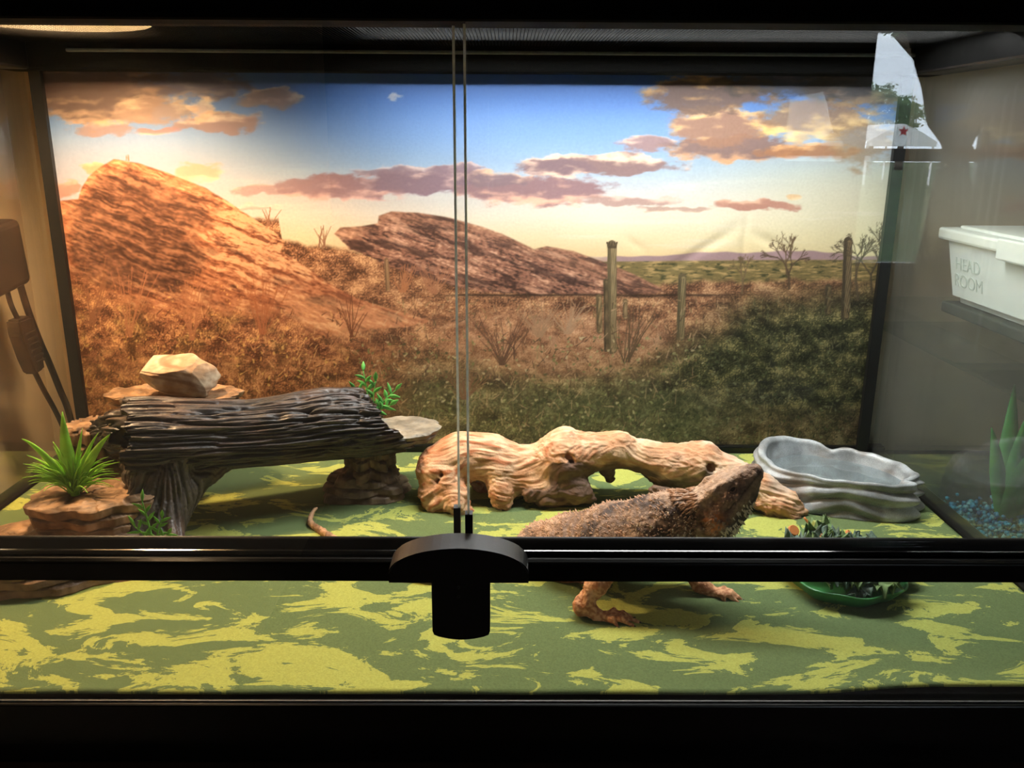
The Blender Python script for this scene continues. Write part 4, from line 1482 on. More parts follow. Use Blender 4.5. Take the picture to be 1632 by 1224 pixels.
    c = mix(c, org, .5*sst(.15, .5, g1))
    c = mix(c, org, .55*sst(.02, -.03, V[:, 0])*sst(-.2, .4, fbm3(V*40, 3, 510)))
    c = mix(c, lin((196, 186, 172)), .5*sst(.17, .24, V[:, 0])*sst(-.2, .3, fbm3(V*28, 3, 508)))
    # weathered grey-brown wood, with shade painted in, on the branch's lower side
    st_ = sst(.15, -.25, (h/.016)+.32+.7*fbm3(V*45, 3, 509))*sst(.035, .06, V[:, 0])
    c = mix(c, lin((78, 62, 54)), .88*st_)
    return V, F, c
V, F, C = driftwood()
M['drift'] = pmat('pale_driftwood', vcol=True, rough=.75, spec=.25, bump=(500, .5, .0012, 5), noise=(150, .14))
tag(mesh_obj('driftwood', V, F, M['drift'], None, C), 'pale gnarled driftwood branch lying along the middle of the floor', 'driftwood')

# ================================================================== water dish
def water_dish():
    na = 260
    th = np.linspace(0, 2*np.pi, na, endpoint=False)
    cx, cy, ro = .366, .326, -.55
    lob = 1+.05*np.cos(3*th+.4)+.04*noise2(np.cos(th)*2+3, np.sin(th)*2, 601)
    # rim pinches: back, front right corner
    for t0, dpt, wd in ((1.75, .10, .16), (-.05, .16, .15), (3.75, .06, .25)):
        dd = np.angle(np.exp(1j*(th-t0)))
        lob = lob-dpt*np.exp(-(dd/wd)**2)
    def ring(rs_, z):
        x = .079*rs_*lob*np.cos(th)
        y = .0525*rs_*lob*np.sin(th)
        return np.stack([cx+x*math.cos(ro)-y*math.sin(ro), cy+x*math.sin(ro)+y*math.cos(ro), z+0*th], 1)
    rim = .0365+.009*np.exp(-(np.angle(np.exp(1j*(th-2.75)))/.75)**2)+.002*noise2(np.cos(th)*3, np.sin(th)*3+5, 602)
    for t0, dpt, wd in ((1.75, .0035, .12), (-.05, .004, .14)):
        rim = rim-dpt*np.exp(-(np.angle(np.exp(1j*(th-t0)))/wd)**2)
    prof = []
    for k in range(44):
        t = k/43
        # folds like soft draped stone
        ph = t*17+4.2*noise2(np.cos(th)*1.5, np.sin(th)*1.5+t*.8, 603)+2.2*np.sin(2*th+.6)
        fold = .050*(np.abs(np.sin(ph*.5))*2-1.1)*sst(0, .1, np.full(na, t))*sst(1, .85, np.full(na, t))*(1+.8*noise2(np.cos(th)*2.5, np.sin(th)*2.5, 604))
        prof.append(ring(1.06-.06*t+fold, t*rim*.97))
    for a in np.linspace(0, np.pi, 11)[1:]:
        prof.append(ring(1.0-.055*(1-np.cos(a))+.02*np.sin(a), rim*.97+.0035*np.sin(a)))
    for t in np.linspace(0, 1, 22)[1:]:
        prof.append(ring(.89-.20*t**1.6, rim*.97*(1-t)+.008*t))
    for t in np.linspace(0, 1, 12)[1:]:
        prof.append(ring(.69*(1-t)+.002, .008-.002*t+0*th))
    V = np.vstack(prof)
    F = grid_faces(len(prof), na, True)
    N = vnormals(V, F)
    V = V+N*(.0008*fbm3(V*70, 3, 605))[:, None]*(V[:, 2:3] > .002)
    c = mix(np.array(lin((122, 126, 128)))*np.ones((len(V), 3)), lin((174, 180, 184)), sst(-.3, .4, fbm3(V*42, 4, 606)))
    c = mix(c, lin((98, 86, 74)), .6*sst(.0, .4, fbm3(V*np.array([30, 30, 60]), 3, 607)))
    r_in = ring(.76, .0235)
    r_all = [ring(r, .0268+0*th) for r in np.linspace(.845, .002, 14)]
    return V, F, c, np.vstack(r_all), grid_faces(14, na, True)
V, F, C, Vw, Fw = water_dish()
M['dish'] = pmat('grey_resin_stone', vcol=True, rough=.30, spec=.5, bump=(900, .25, .0006), noise=(900, .18))
def water_mat():
    m, t, N, L, b = nt('still_water')
    b.inputs['Base Color'].default_value = (.93, .97, .97, 1)
    b.inputs['Roughness'].default_value = .03
    b.inputs['IOR'].default_value = 1.33
    tr = N.new('ShaderNodeBsdfTransparent')
    tr.inputs[0].default_value = (.82, .88, .88, 1)
    gl = N.new('ShaderNodeBsdfGlossy')
    gl.inputs['Roughness'].default_value = .02
    df = N.new('ShaderNodeBsdfDiffuse')
    df.inputs[0].default_value = (.28, .31, .32, 1)
    lw = N.new('ShaderNodeLayerWeight')
    lw.inputs['Blend'].default_value = .28
    nz = N.new('ShaderNodeTexNoise')
    nz.inputs['Scale'].default_value = 40
    tc = N.new('ShaderNodeTexCoord')
    L.new(tc.outputs['Object'], nz.inputs['Vector'])
    bp = N.new('ShaderNodeBump')
    bp.inputs['Strength'].default_value = .05
    bp.inputs['Distance'].default_value = .001
    L.new(nz.outputs['Fac'], bp.inputs['Height'])
    L.new(bp.outputs[0], gl.inputs['Normal'])
    m0 = N.new('ShaderNodeMixShader')
    m0.inputs[0].default_value = .3
    L.new(tr.outputs[0], m0.inputs[1])
    L.new(df.outputs[0], m0.inputs[2])
    ms = N.new('ShaderNodeMixShader')
    L.new(lw.outputs['Fresnel'], ms.inputs[0])
    L.new(m0.outputs[0], ms.inputs[1])
    L.new(gl.outputs[0], ms.inputs[2])
    N.remove(b)
    L.new(ms.outputs[0], N['Material Output'].inputs['Surface'])
    return m
M['water'] = water_mat()
wd_ = thing('water_dish', 'grey stone-look water dish with rippled sides, right of the driftwood', 'dish', (.366, .326, 0))
under(mesh_obj('bowl', V, F, M['dish'], None, C), wd_)
under(mesh_obj('water', Vw, Fw, M['water']), wd_)['label'] = 'still water'

# ================================================================== food dish with greens
M['fooddish'] = pmat('green_plastic_dish', (58, 128, 70), .35, .5, noise=(30, .08))
def food_dish():
    na = 160
    th = np.linspace(0, 2*np.pi, na, endpoint=False)
    cx, cy = .311, .152
    lob = 1+.03*np.cos(8*th)+.02*np.cos(3*th+1)
    # leaf-like tabs
    tab = lambda t0, a, w_: a*np.exp(-(np.angle(np.exp(1j*(th-t0)))/w_)**4)
    ext = tab(-.15, .16, .16)+tab(2.55, .20, .18)
    rows = []
    def ring(r, z, e=0):
        rr = r*lob+e*ext
        return np.stack([cx+.049*rr*np.cos(th), cy+.053*rr*np.sin(th), z+0*th], 1)
    rows = [ring(.74, .0006), ring(.80, .001)]
    for t in np.linspace(0, 1, 10)[1:]:
        rows.append(ring(.80+.20*t, .001+.0125*t, t**3))
    rows += [ring(1.012, .0145, 1.02), ring(.995, .0153, 1.0), ring(.972, .0148, .9)]
    for t in np.linspace(0, 1, 8)[1:]:
        rows.append(ring(.97-.2*t, .0145-.0115*t, .9*(1-t)**2))
    for t in np.linspace(0, 1, 6)[1:]:
        rows.append(ring(.77*(1-t)+.002, .003+0*t))
    return np.vstack(rows), grid_faces(len(rows), na, True)
V, F = food_dish()
tag(mesh_obj('food_dish', V, F, M['fooddish']), 'shallow green plastic food dish heaped with chopped greens', 'dish')
M['kale'] = pmat('kale_leaf', (112, 138, 88), .6, .3, noise=(160, .4), translucent=.2)
M['kaledark'] = pmat('dark_kale_leaf', (100, 120, 106), .6, .3, noise=(160, .4), translucent=.15)
M['stem'] = pmat('pale_stem', (146, 164, 122), .5, .3, noise=(100, .15))
M['carrot'] = pmat('carrot', (196, 122, 66), .5, .3, noise=(120, .15))
M['squash'] = pmat('pale_green_squash', (160, 168, 96), .5, .3, noise=(80, .1))
rs = np.random.RandomState(31)
def kale(loc, size, seed, mat, tilt):
    rs = np.random.RandomState(seed)
    n, m_ = 16, 40
    r = np.linspace(.08, 1, n)
    th = np.linspace(-2.4, 2.4, m_)
    R_, T_ = np.meshgrid(r, th, indexing='ij')
    fr = R_**3*(.30*np.sin(T_*7+seed)+.20*np.sin(T_*13+2*seed)+.1*np.sin(T_*23))
    x = R_*np.cos(T_*.75)*(1+.12*np.sin(T_*9))
    y = R_*np.sin(T_*.75)*(1+.12*np.sin(T_*11))
    z = fr+.35*R_**2*(rs.rand()-.3)
    P = np.stack([x, y, z], -1).reshape(-1, 3)*size
    R = Matrix.Rotation(tilt[2], 3, 'Z') @ Matrix.Rotation(tilt[0], 3, 'X') @ Matrix.Rotation(tilt[1], 3, 'Y')
    P = P @ np.array(R).T
    P = P-P.mean(0)
    P[:, 2] += max(0, .0045-(loc[2]+P[:, 2].min()))
    o = mesh_obj('kale_leaf', P, grid_faces(n, m_), mat)
    o.location = loc
    md = o.modifiers.new('thickness', 'SOLIDIFY')
    md.thickness = .0004
    return o
KG = 'chopped greens heaped in the food dish'
for k in range(64):
    a, r = rs.uniform(0, 2*np.pi), math.sqrt(rs.uniform(0, 1))*.84
    dk = k % 2
    x, y = .311+.049*r*math.cos(a), .154+.053*r*math.sin(a)
    hh = .0165+.011*(1-r)+.008*max(0, math.sin(a))*r+rs.uniform(-.002, .003)
    o = kale((x, y, hh), rs.uniform(.010, .017), 70+k, M['kaledark'] if dk else M['kale'], (rs.uniform(-.6, .6), rs.uniform(-.6, .6), rs.uniform(0, 6.28)))
    tag(o, 'curly dark blue-green scrap of leaf in the green food dish' if dk else 'curly mid-green scrap of leaf in the green food dish', 'leaf', KG+(', blue-green' if dk else ', mid-green'))
for k, (x, y, z, rz) in enumerate(((.285, .197, .025, .3), (.300, .178, .027, -.6), (.289, .145, .0205, .9), (.322, .148, .024, .2), (.330, .186, .026, 1.2))):
    bm = bmesh.new()
    bmesh.ops.create_cone(bm, cap_ends=True, segments=14, radius1=.0052, radius2=.0048, depth=.0026, matrix=Matrix.Translation((x, y, z)) @ Matrix.Rotation(rz, 4, 'Z') @ Matrix.Rotation(.8, 4, 'X'))
    bmesh.ops.bevel(bm, geom=list(bm.edges), offset=.0004, segments=1, affect='EDGES')
    tag(bm_obj('carrot_slice', bm, M['carrot']), 'orange carrot slice among the greens in the food dish', 'carrot', 'carrot slices in the food dish')
bm = bmesh.new()
bm_box(bm, -.005, .005, -.004, .004, -.004, .004, .0008)
o = bm_obj('squash_chunk', bm, M['squash'])
o.location = (.308, .203, .026)
o.rotation_euler = (.3, .2, .4)
tag(o, 'pale green squash chunk at the back of the food dish', 'vegetable')
for k in range(9):
    a = rs.uniform(0, 6.28)
    r = rs.uniform(.1, .6)
    p = np.array((.311+.047*r*math.cos(a), .136+.036*r*math.sin(a), .0225+.009*(1-r)))
    P = spline([p, p+(rs.uniform(-.012, .012), rs.uniform(-.008, .008), .003), p+(rs.uniform(-.02, .02), rs.uniform(-.012, .004), .001), p+(rs.uniform(-.022, .022), rs.uniform(-.016, .006), -.002)], 24)
    V, F = tube(P, np.linspace(.0009, .0005, 24), 7)
    tag(mesh_obj('leaf_stem', V, F, M['stem']), 'thin pale curling stem lying on the greens in the food dish', 'stem', 'stems in the food dish')
P = spline([(.305, .192, .022), (.300, .196, .029), (.294, .20, .036)], 10)
V, F = tube(P, np.linspace(.0016, .0010, 10), 8)
tag(mesh_obj('carrot_stick', V, F, M['carrot']), 'thin carrot stick poking up at the back of the food dish', 'carrot')

# ================================================================== bearded dragon
HB, HT = np.array((.1908, .1222, .0775)), np.array((.2240, .119, .1122))     # head base and snout tip
def dragon():
    s = SDF((-.165, .065, -.002), (.245, .275, .13), .00105)
    k = .012
    body = [(.060, .187, .017, .0150), (.088, .170, .029, .0195), (.122, .150, .044, .0230), (.152, .135, .059, .0215), (.168, .129, .0685, .0180), (.182, .125, .0745, .0160)]
    s.chain(body, k)
    lat = np.array((.5, .866, 0))           # across the body
    for sg in (-1, 1):
        s.chain([tuple(np.array(b[:3])+sg*lat*o+np.array((0, 0, -.004)))+(r,) for b, o, r in zip(body[:5], (.006, .011, .014, .011, .005), (.011, .0145, .0165, .015, .012))], .010)
    # tail: sweeps towards the front glass and curls back
    tl = spline([(.060, .187, .017), (.036, .165, .011), (.004, .153, .0078), (-.030, .150, .0062), (-.060, .160, .0050), (-.090, .186, .0042), (-.112, .212, .0040), (-.133, .236, .0042), (-.147, .253, .0050), (-.148, .264, .0090), (-.145, .270, .0120)], 34)
    tr = np.interp(np.linspace(0, 1, 34), [0, .08, .2, .4, .6, .8, 1], [.014, .0115, .0078, .0056, .0040, .0028, .0014])
    s.chain([tuple(p)+(r,) for p, r in zip(tl, tr)], .0008)
    # head: blunt wedge, broad at the jaw, pointed snout
    hd = HT-HB
    s.chain([tuple(HB)+(.0165,), tuple(HB+hd*.48)+(.0128,), tuple(HB+hd*.78)+(.0078,), tuple(HT)+(.0040,)], .008)
    ax = hd/np.linalg.norm(hd)
    sd = np.cross(ax, (0, 0, 1))
    sd /= np.linalg.norm(sd)                 # towards the viewer
    uh = np.cross(sd, ax)
    for sg in (-1, 1):
        s.chain([tuple(HB+sg*sd*.010-uh*.004)+(.0115,), tuple(HB+ax*.020+sd*sg*.0075-uh*.002)+(.0085,), tuple(HT-ax*.005+sd*sg*.0022)+(.0038,)], .006)   # cheek to lip
        # flat crown edged by a sharp brow ridge that runs to the nostril
        s.chain([tuple(HB+ax*.000+sd*sg*.0110+uh*.0125)+(.0040,), tuple(HB+ax*.014+sd*sg*.0110+uh*.0130)+(.0036,), tuple(HB+ax*.026+sd*sg*.0085+uh*.0105)+(.0032,), tuple(HB+ax*.037+sd*sg*.0045+uh*.0070)+(.0024,), tuple(HT-ax*.003+sd*sg*.0022+uh*.0030)+(.0018,)], .003)
        s.chain([tuple(HB+ax*.004+sd*sg*.0145+uh*.0010)+(.0032,), tuple(HB+ax*.016+sd*sg*.0138+uh*.0045)+(.0028,), tuple(HB+ax*.024+sd*sg*.0120+uh*.0050)+(.0022,)], .003)      # spiny cheek ridge
        s.cone(HB-ax*.002+sd*sg*.0135-uh*.007, HB+ax*.006+sd*sg*.0125-uh*.010, .0070, .0065, .005)   # jaw pouch
        s.cone(HB+ax*.0265+sd*sg*.0175+uh*.0052, HB+ax*.0265+sd*sg*.0112+uh*.0048, .0032, .0026, .002, cut=True)   # eye socket
        s.cone(HB-ax*.0085+sd*sg*.0215+uh*.000, HB-ax*.0075+sd*sg*.0135+uh*.000, .0046, .0030, .002, cut=True)   # ear
        s.cone(HB+ax*.012+sd*sg*.0190-uh*.0035, HB+ax*.034+sd*sg*.0100-uh*.0012, .0020, .0012, .002, cut=True)   # mouth corner groove
    s.cone(HB+ax*.002+uh*.011, HB+ax*.022+uh*.0095, .0060, .0045, .005)          # crown
    s.chain([tuple(HB-uh*.0135-ax*.002)+(.0105,), tuple(HB-uh*.0125+ax*.013)+(.0100,), tuple(HB-uh*.0085+ax*.028)+(.0072,), tuple(HT-ax*.005-uh*.003)+(.0036,)], .008)    # throat and beard
    s.chain([(.168, .129, .056, .015), tuple(HB-uh*.0125-ax*.004)+(.011,)], .012)
    # legs: (joints), then the foot
    legs = []
    def foot(wr, fwd, out, sp=1.0, ln=1.0):
        fwd = np.array(fwd, float)
        fwd /= np.linalg.norm(fwd)
        out = np.array(out, float)
        palm = np.array(wr)+fwd*.010*ln+np.array((0, 0, -.0035))
        palm[2] = .0038
        s.cone(wr, palm, .0058, .0050, .005)
        tips = []
        for a, l in ((-.75, .011), (-.36, .016), (-.05, .0185), (.26, .0165), (.75, .0105)):
            d = fwd*math.cos(a*sp)+out*math.sin(a*sp)
            b = palm+d*.003
            m = palm+d*(l*.62*ln)+np.array((0, 0, .0022))
            t = palm+d*(l*ln)
            m[2] = max(m[2], .0042)
            t[2] = .0018
            s.chain([tuple(b)+(.0030,), tuple(m)+(.0023,), tuple(t)+(.0014,)], .0018)
            tips.append((t, d))
        return tips
    claws = []
    # near fore leg
    s.chain([(.150, .124, .048, .0130), (.128, .109, .043, .0092), (.118, .107, .038, .0082)], .008)
    s.chain([(.118, .107, .038, .0082), (.104, .100, .026, .0076), (.0935, .0945, .011, .0064)], .005)
    claws += foot((.0935, .0945, .0105), (.97, -.22, 0), (-.22, -.97, 0), .80, 1.5)
    # far fore leg
    s.chain([(.166, .148, .050, .0120), (.180, .150, .040, .0088), (.184, .146, .030, .0078)], .008)
    s.chain([(.184, .146, .030, .0078), (.184, .138, .018, .0066), (.190, .132, .009, .0058)], .005)
    claws += foot((.190, .132, .009), (.92, -.38, 0), (-.38, -.92, 0), .80, 1.2)
    # hind legs, folded beside the hips
    s.chain([(.066, .176, .020, .0120), (.086, .158, .016, .0105), (.098, .150, .010, .0085)], .008)
    s.chain([(.098, .150, .010, .0085), (.080, .152, .007, .0065), (.070, .156, .006, .0058)], .005)
    claws += foot((.070, .156, .006), (.95, .05, 0), (.05, -.95, 0), .7, 1.0)
    s.chain([(.066, .198, .020, .0115), (.088, .206, .016, .0100), (.098, .212, .010, .0080)], .008)
    s.chain([(.098, .212, .010, .0080), (.084, .218, .007, .0062), (.074, .222, .006, .0056)], .005)
    claws += foot((.074, .222, .006), (.95, .2, 0), (-.2, .95, 0), .7, 1.0)
    s.floor(.0004)
    V, F = s.mesh()
    V = relax(V, F, 2, .4)
    return V, F, claws, ax, sd, uh
V, F, claws, ax, sd, uh = dragon()
N = vnormals(V, F)
onb = sst(.045, .06, V[:, 0])*sst(.012, .02, V[:, 2])
leg = sst(.020, .012, V[:, 2])*sst(.07, .085, V[:, 0])
leg = np.maximum(leg, sst(.008, .0, V[:, 1]-.5*0-.118)*sst(.045, .035, V[:, 2]))
# scaly relief, loose skin folds behind the fore leg
along = (V-np.array((.06, .187, .017)))@np.array((.78, -.47, .40))
fold = np.sin(along*620+2*noise3(V*60, 701))*sst(.02, .04, along)*sst(.10, .075, along)*sst(.155, .135, V[:, 1]+.4*(V[:, 0]-.12))
V = V+N*(.0005*noise3(V*520, 702)+.0007*noise3(V*240, 703)+.0007*fold)[:, None]*(V[:, 2:3] > .001)
tan, brn, dkb, org = lin((184, 152, 126)), lin((124, 98, 80)), lin((58, 44, 40)), lin((196, 134, 84))
n1 = fbm3(V*46, 4, 704)
n2 = noise3(V*420, 705)
col = mix(np.array(brn)*np.ones((len(V), 3)), tan, sst(-.25, .35, n1+.45*n2))
pat = fbm3(V*np.array([58, 58, 58]), 3, 706)
col = mix(col, dkb, .9*sst(-.02, .22, pat+.15*n2)*sst(.03, .06, V[:, 0])*sst(.022, .035, V[:, 2]))
col = mix(col, lin((216, 178, 140)), .4*sst(.40, .62, n2)*sst(.02, .03, V[:, 2]))
flank = sst(.018, -.004, (V-np.array((.152, .135, .059)))@np.array((-.3, -.45, .84))+.012)*sst(.05, .08, V[:, 0])*sst(.16, .15, V[:, 0])
col = mix(col, org, .5*flank*sst(-.1, .3, fbm3(V*90, 3, 707)))
col = mix(col, mix(np.array(lin((170, 108, 70)))*np.ones((len(V), 3)), lin((216, 162, 118)), sst(-.3, .4, n2+.5*n1)), leg)
hv = V-HB
ha, hs, hu = hv@ax, hv@sd, hv@uh
cheek = np.exp(-((ha-.001)/.0085)**2-((hu+.003)/.0085)**2)*sst(.006, .011, np.abs(hs))
col = mix(col, lin((232, 132, 44)), .95*cheek*sst(-.3, .2, fbm3(V*150, 3, 708)))
head = sst(.004, .014, ha)
col = mix(col, lin((150, 114, 90)), .45*head)
col = mix(col, mix(np.array(tan)*np.ones((len(V), 3)), lin((214, 178, 146)), sst(0, .5, n2)), .7*sst(.007, .011, hu)*sst(-.004, .004, ha))
beard = sst(-.008, -.014, hu)*sst(-.010, .0, ha)
col = mix(col, lin((58, 48, 44)), .75*beard)
mouth = np.exp(-((hu+.0042-.0030*np.clip(ha/.04, 0, 1))/.0007)**2)*sst(.010, .016, ha)
col = mix(col, lin((58, 40, 32)), .8*mouth)
tail = sst(.03, .0, V[:, 0])*sst(.03, .02, V[:, 2])
col = mix(col, mix(np.array(lin((118, 84, 56)))*np.ones((len(V), 3)), lin((186, 142, 104)), sst(-.2, .4, np.sin(V[:, 0]*420)+n2)), .7*tail)
M['skin'] = pmat('scaly_skin', vcol=True, rough=.62, spec=.35, vor=(850, .5, .0006), bump=(700, .3, .0006), noise=(300, .15))
bd = thing('bearded_dragon', 'brown spiny bearded dragon standing with head raised beside the driftwood', 'lizard', (.13, .14, 0))
under(mesh_obj('body', V, F, M['skin'], None, col), bd)
def cones(items, seg=5):
    Vs, Fs = [], []
    for p, d, r, l in items:
        d = np.asarray(d)/np.linalg.norm(d)
        u = np.cross(d, (0.31, .2, .93))
        u /= np.linalg.norm(u)
        v = np.cross(d, u)
        b = len(Vs)
        for k in range(seg):
            a = 2*np.pi*k/seg
            Vs.append(p-d*r*.6+r*(np.cos(a)*u+np.sin(a)*v))
        Vs.append(p+d*l)
        for k in range(seg):
            Fs.append((b+k, b+(k+1) % seg, b+seg))
    return np.array(Vs), np.array(Fs)
rs = np.random.RandomState(8)
N = vnormals(V, F)
back = np.array((-.55, .35, .25))
def pick(mask, n):
    i = np.flatnonzero(mask)
    return rs.choice(i, min(n, len(i)), replace=False) if len(i) else []
it = []
bodym = (V[:, 0] > .045) & (V[:, 0] < .178) & (V[:, 2] > .022) & (leg < .2) & (ha < -.004)
for i in pick(bodym & (N[:, 2] > -.1), 700):
    it.append((V[i], N[i]*.9+back*.9, rs.uniform(.0006, .0010), rs.uniform(.0012, .0030)))
for i in pick(bodym & (np.abs(N[:, 2]+.05) < .22) & (N[:, 1] < -.2), 220):     # lateral fringe
    it.append((V[i], N[i]+back*.8+np.array((0, 0, -.2)), .0010, rs.uniform(.0025, .0042)))
for i in pick((ha > -.012) & (ha < .003) & (hu > .010), 110):                # nape crest
    it.append((V[i], N[i]-ax*1.2, .0012, rs.uniform(.0034, .0066)))
for i in pick((ha > .0) & (ha < .025) & (np.abs(hs) > .0125) & (hu > -.001) & (hu < .008), 46):     # cheek ridge
    it.append((V[i], N[i]-ax*.5, .0009, rs.uniform(.0015, .003)))
for i in pick((ha > -.008) & (ha < .006) & (np.abs(hs) > .011) & (hu < .002) & (hu > -.010), 90):     # cheek spines
    it.append((V[i], N[i]-ax*1.1, .0009, rs.uniform(.002, .0042)))
sp1 = it
it = []
for i in pick((hu < -.0085) & (ha > -.004) & (ha < .030) & (np.abs(hs) > .003), 150):      # beard points
    it.append((V[i], N[i]-uh*.5-ax*.3+sd*.5, .0010, rs.uniform(.0024, .0044)))
for i in pick((V[:, 0] > .155) & (V[:, 0] < .185) & (V[:, 1] < .122) & (V[:, 2] > .045) & (V[:, 2] < .072), 40):
    it.append((V[i], N[i]+back*.4-uh*.3, .0010, rs.uniform(.002, .0036)))
M['spine'] = pmat('tan_spines', (172, 136, 110), .6, .3, noise=(400, .35))
M['spinepale'] = pmat('pale_spines', (240, 222, 196), .6, .3, noise=(400, .2))
o = under(mesh_obj('spines', *cones(sp1), M['spine'], smooth=False), bd)
o['kind'] = 'stuff'
o = under(mesh_obj('beard_spines', *cones(it), M['spinepale'], smooth=False), bd)
o['kind'] = 'stuff'
o['label'] = 'pale spines of the beard and jaw'
# small pale scales along the ribs
it = []
for i in pick(bodym & (N[:, 1] < -.3) & (N[:, 2] < .6), 420):
    it.append((V[i]-N[i]*.0003, N[i], rs.uniform(.0009, .0015), .0008))
o = under(mesh_obj('rib_scales', *cones(it, 6), M['spinepale'], smooth=True), bd)
o['kind'] = 'stuff'
M['claw'] = pmat('dark_claw', (52, 40, 34), .35, .5, noise=(300, .2))
for t, d in claws:
    P = spline([t-d*.0006, t+d*.0014+np.array((0, 0, .0004)), t+d*.0030+np.array((0, 0, -.0013))], 7)
    P[:, 2] = np.maximum(P[:, 2], .0006)
    under(mesh_obj('claw', *tube(P, np.linspace(.0008, .0002, 7), 6), M['claw']), bd)
M['eye'] = pmat('eye', (62, 42, 26), .08, .6, noise=(500, .2))
for sg in (-1, 1):
    bm = bmesh.new()
    bmesh.ops.create_uvsphere(bm, u_segments=16, v_segments=10, radius=.0024, matrix=Matrix.Translation(HB+ax*.0265+sd*sg*.0092+uh*.0048))
    under(bm_obj('eye', bm, M['eye'], None, True), bd)

M['lid'] = pmat('eyelid_skin', (168, 132, 104), .6, .3, noise=(500, .3), bump=(900, .4, .0004))
for sg in (-1, 1):
    ec = HB+ax*.0265+sd*sg*.0108+uh*.0048
    ring = np.array([ec+.0027*(math.cos(a)*ax*1.15+math.sin(a)*uh*.8) for a in np.linspace(0, 2*np.pi, 25)])
    under(mesh_obj('eyelid', *tube(ring, .0009, 8), M['lid']), bd)

# ================================================================== outside the left glass: lamp cord
cdg = thing('lamp_cord', 'black lamp cord with inline dimmer hanging outside the left glass', 'cord', (-.50, .45, .03))
M['cord'] = pmat('black_rubber_cord', (34, 26, 20), .5, .4, noise=(80, .2))
M['dimmer'] = pmat('dimmer_housing', (46, 36, 28), .45, .4, noise=(60, .15))
bm = bmesh.new()
bm_box(bm, -.516, -.492, .400, .470, .190, .262, .007, 3)
ob = bm_obj('dimmer_box', bm, M['dimmer'])
under(ob, cdg)
def tilt(o, piv, ang):
    R = Matrix.Translation(piv) @ Matrix.Rotation(ang, 4, 'X') @ Matrix.Translation(-Vector(piv))
    o.data.transform(R)
tilt(ob, (-.5, .44, .22), .10)
bm = bmesh.new()
prof = [(.434, .158), (.462, .158), (.463, .140), (.472, .112), (.472, .094), (.452, .092), (.446, .112), (.434, .142)]
a = [bm.verts.new((-.508, y, z)) for y, z in prof]
b = [bm.verts.new((-.492, y, z)) for y, z in prof]
bm.faces.new(a)
bm.faces.new(b[::-1])
for i in range(len(prof)):
    bm.faces.new((a[i], b[i], b[(i+1) % 8], a[(i+1) % 8]))
bmesh.ops.bevel(bm, geom=list(bm.edges), offset=.0025, segments=2, affect='EDGES')
sw = under(bm_obj('inline_switch', bm, M['dimmer']), cdg)
for k in range(6):
    z = .104+k*.007
    y = .455+(.128-z)*.35
    e = box('grip_rib', -.4925, -.4908, y-.010, y+.010, z, z+.0028, M['dimmer'], None, .0006)
    e.parent = sw
for pts, r in (([(-.503, .438, .195), (-.502, .440, .175), (-.500, .446, .156)], .0028), ([(-.498, .456, .195), (-.497, .462, .165), (-.496, .474, .128), (-.495, .486, .098), (-.494, .500, .060), (-.494, .512, .030), (-.494, .52, -.02), (-.495, .525, -.0450)], .0038), ([(-.500, .462, .094), (-.499, .474, .068), (-.498, .490, .038), (-.498, .503, .010), (-.498, .51, -.02), (-.499, .515, -.0450)], .0030), ([(-.503, .425, .262), (-.502, .41, .33), (-.50, .39, .42), (-.495, .37, .50)], .0034)):
    under(mesh_obj('cord', *tube(spline(pts, 40), r, 10), M['cord']), cdg)

# ================================================================== right of the terrarium: small fish tank and white bin
ft = thing('fish_tank', 'small fish tank with blue gravel beside the right glass', 'fish tank', (.66, .33, TB))
FX0, FX1, FY0, FY1, FZ1 = .482, .80, .16, .56, .166
M['tankglass'] = glass_mat('fish_tank_glass', (.95, .98, .97), film=.06, film_scale=5)
bm = bmesh.new()
r8 = [bm.verts.new((x, y, z)) for z in (TB+.006, FZ1) for x, y in ((FX0, FY0), (FX1, FY0), (FX1, FY1), (FX0, FY1))]
for k in range(4):
    bm.faces.new((r8[k], r8[(k+1) % 4], r8[4+(k+1) % 4], r8[4+k]))
under(bm_obj('glass_walls', bm, M['tankglass']), ft)
under(box('base', FX0-.003, FX1+.003, FY0-.003, FY1+.003, TB, TB+.006, M['blacksat']), ft)
M['hood'] = pmat('smoky_grey_lid', (62, 66, 60), .6, .3, noise=(12, .1))
under(box('lid', .524, FX1+.003, FY0-.003, .470, FZ1, FZ1+.012, M['hood'], None, .002), ft)
M['water2'] = glass_mat('aquarium_water', (.90, .96, .97), f0=.02)
under(box('water', FX0+.0045, FX1-.0045, FY0+.0045, FY1-.0045, FZ1-.034, FZ1-.03, M['water2']), ft)
M['gravel'] = pmat('blue_gravel', vcol=True, rough=.5, spec=.4, noise=(200, .2))
rs = np.random.RandomState(77)
def gravel():
    n = 2600
    P = np.stack([rs.uniform(FX0+.008, FX0+.16, n), FY0+.01+.20*rs.rand(n)**1.2, rs.uniform(TB+.010, TB+.032, n)], 1)
    ico = bmesh.new()
    bmesh.ops.create_icosphere(ico, subdivisions=1, radius=1)
    iv = np.array([v.co[:] for v in ico.verts])
    fa = np.array([[v.index for v in f.verts] for f in ico.faces])
    ico.free()
    r = rs.uniform(.0018, .0030, n)
    Vs = (P[:, None, :]+iv[None]*r[:, None, None]*(1+.25*rs.normal(size=(n, len(iv), 1)))).reshape(-1, 3)
    Fs = (fa[None]+(np.arange(n)*len(iv))[:, None, None]).reshape(-1, 3)
    base = np.array([lin((24, 112, 146)), lin((46, 136, 160)), lin((14, 76, 116)), lin((96, 152, 160))])
    c = np.repeat(base[rs.randint(0, 4, n)], len(iv), 0)
    return Vs, Fs, c
V, F, C = gravel()
g = under(mesh_obj('gravel', V, F, M['gravel'], None, C, smooth=False), ft)
g['kind'] = 'stuff'
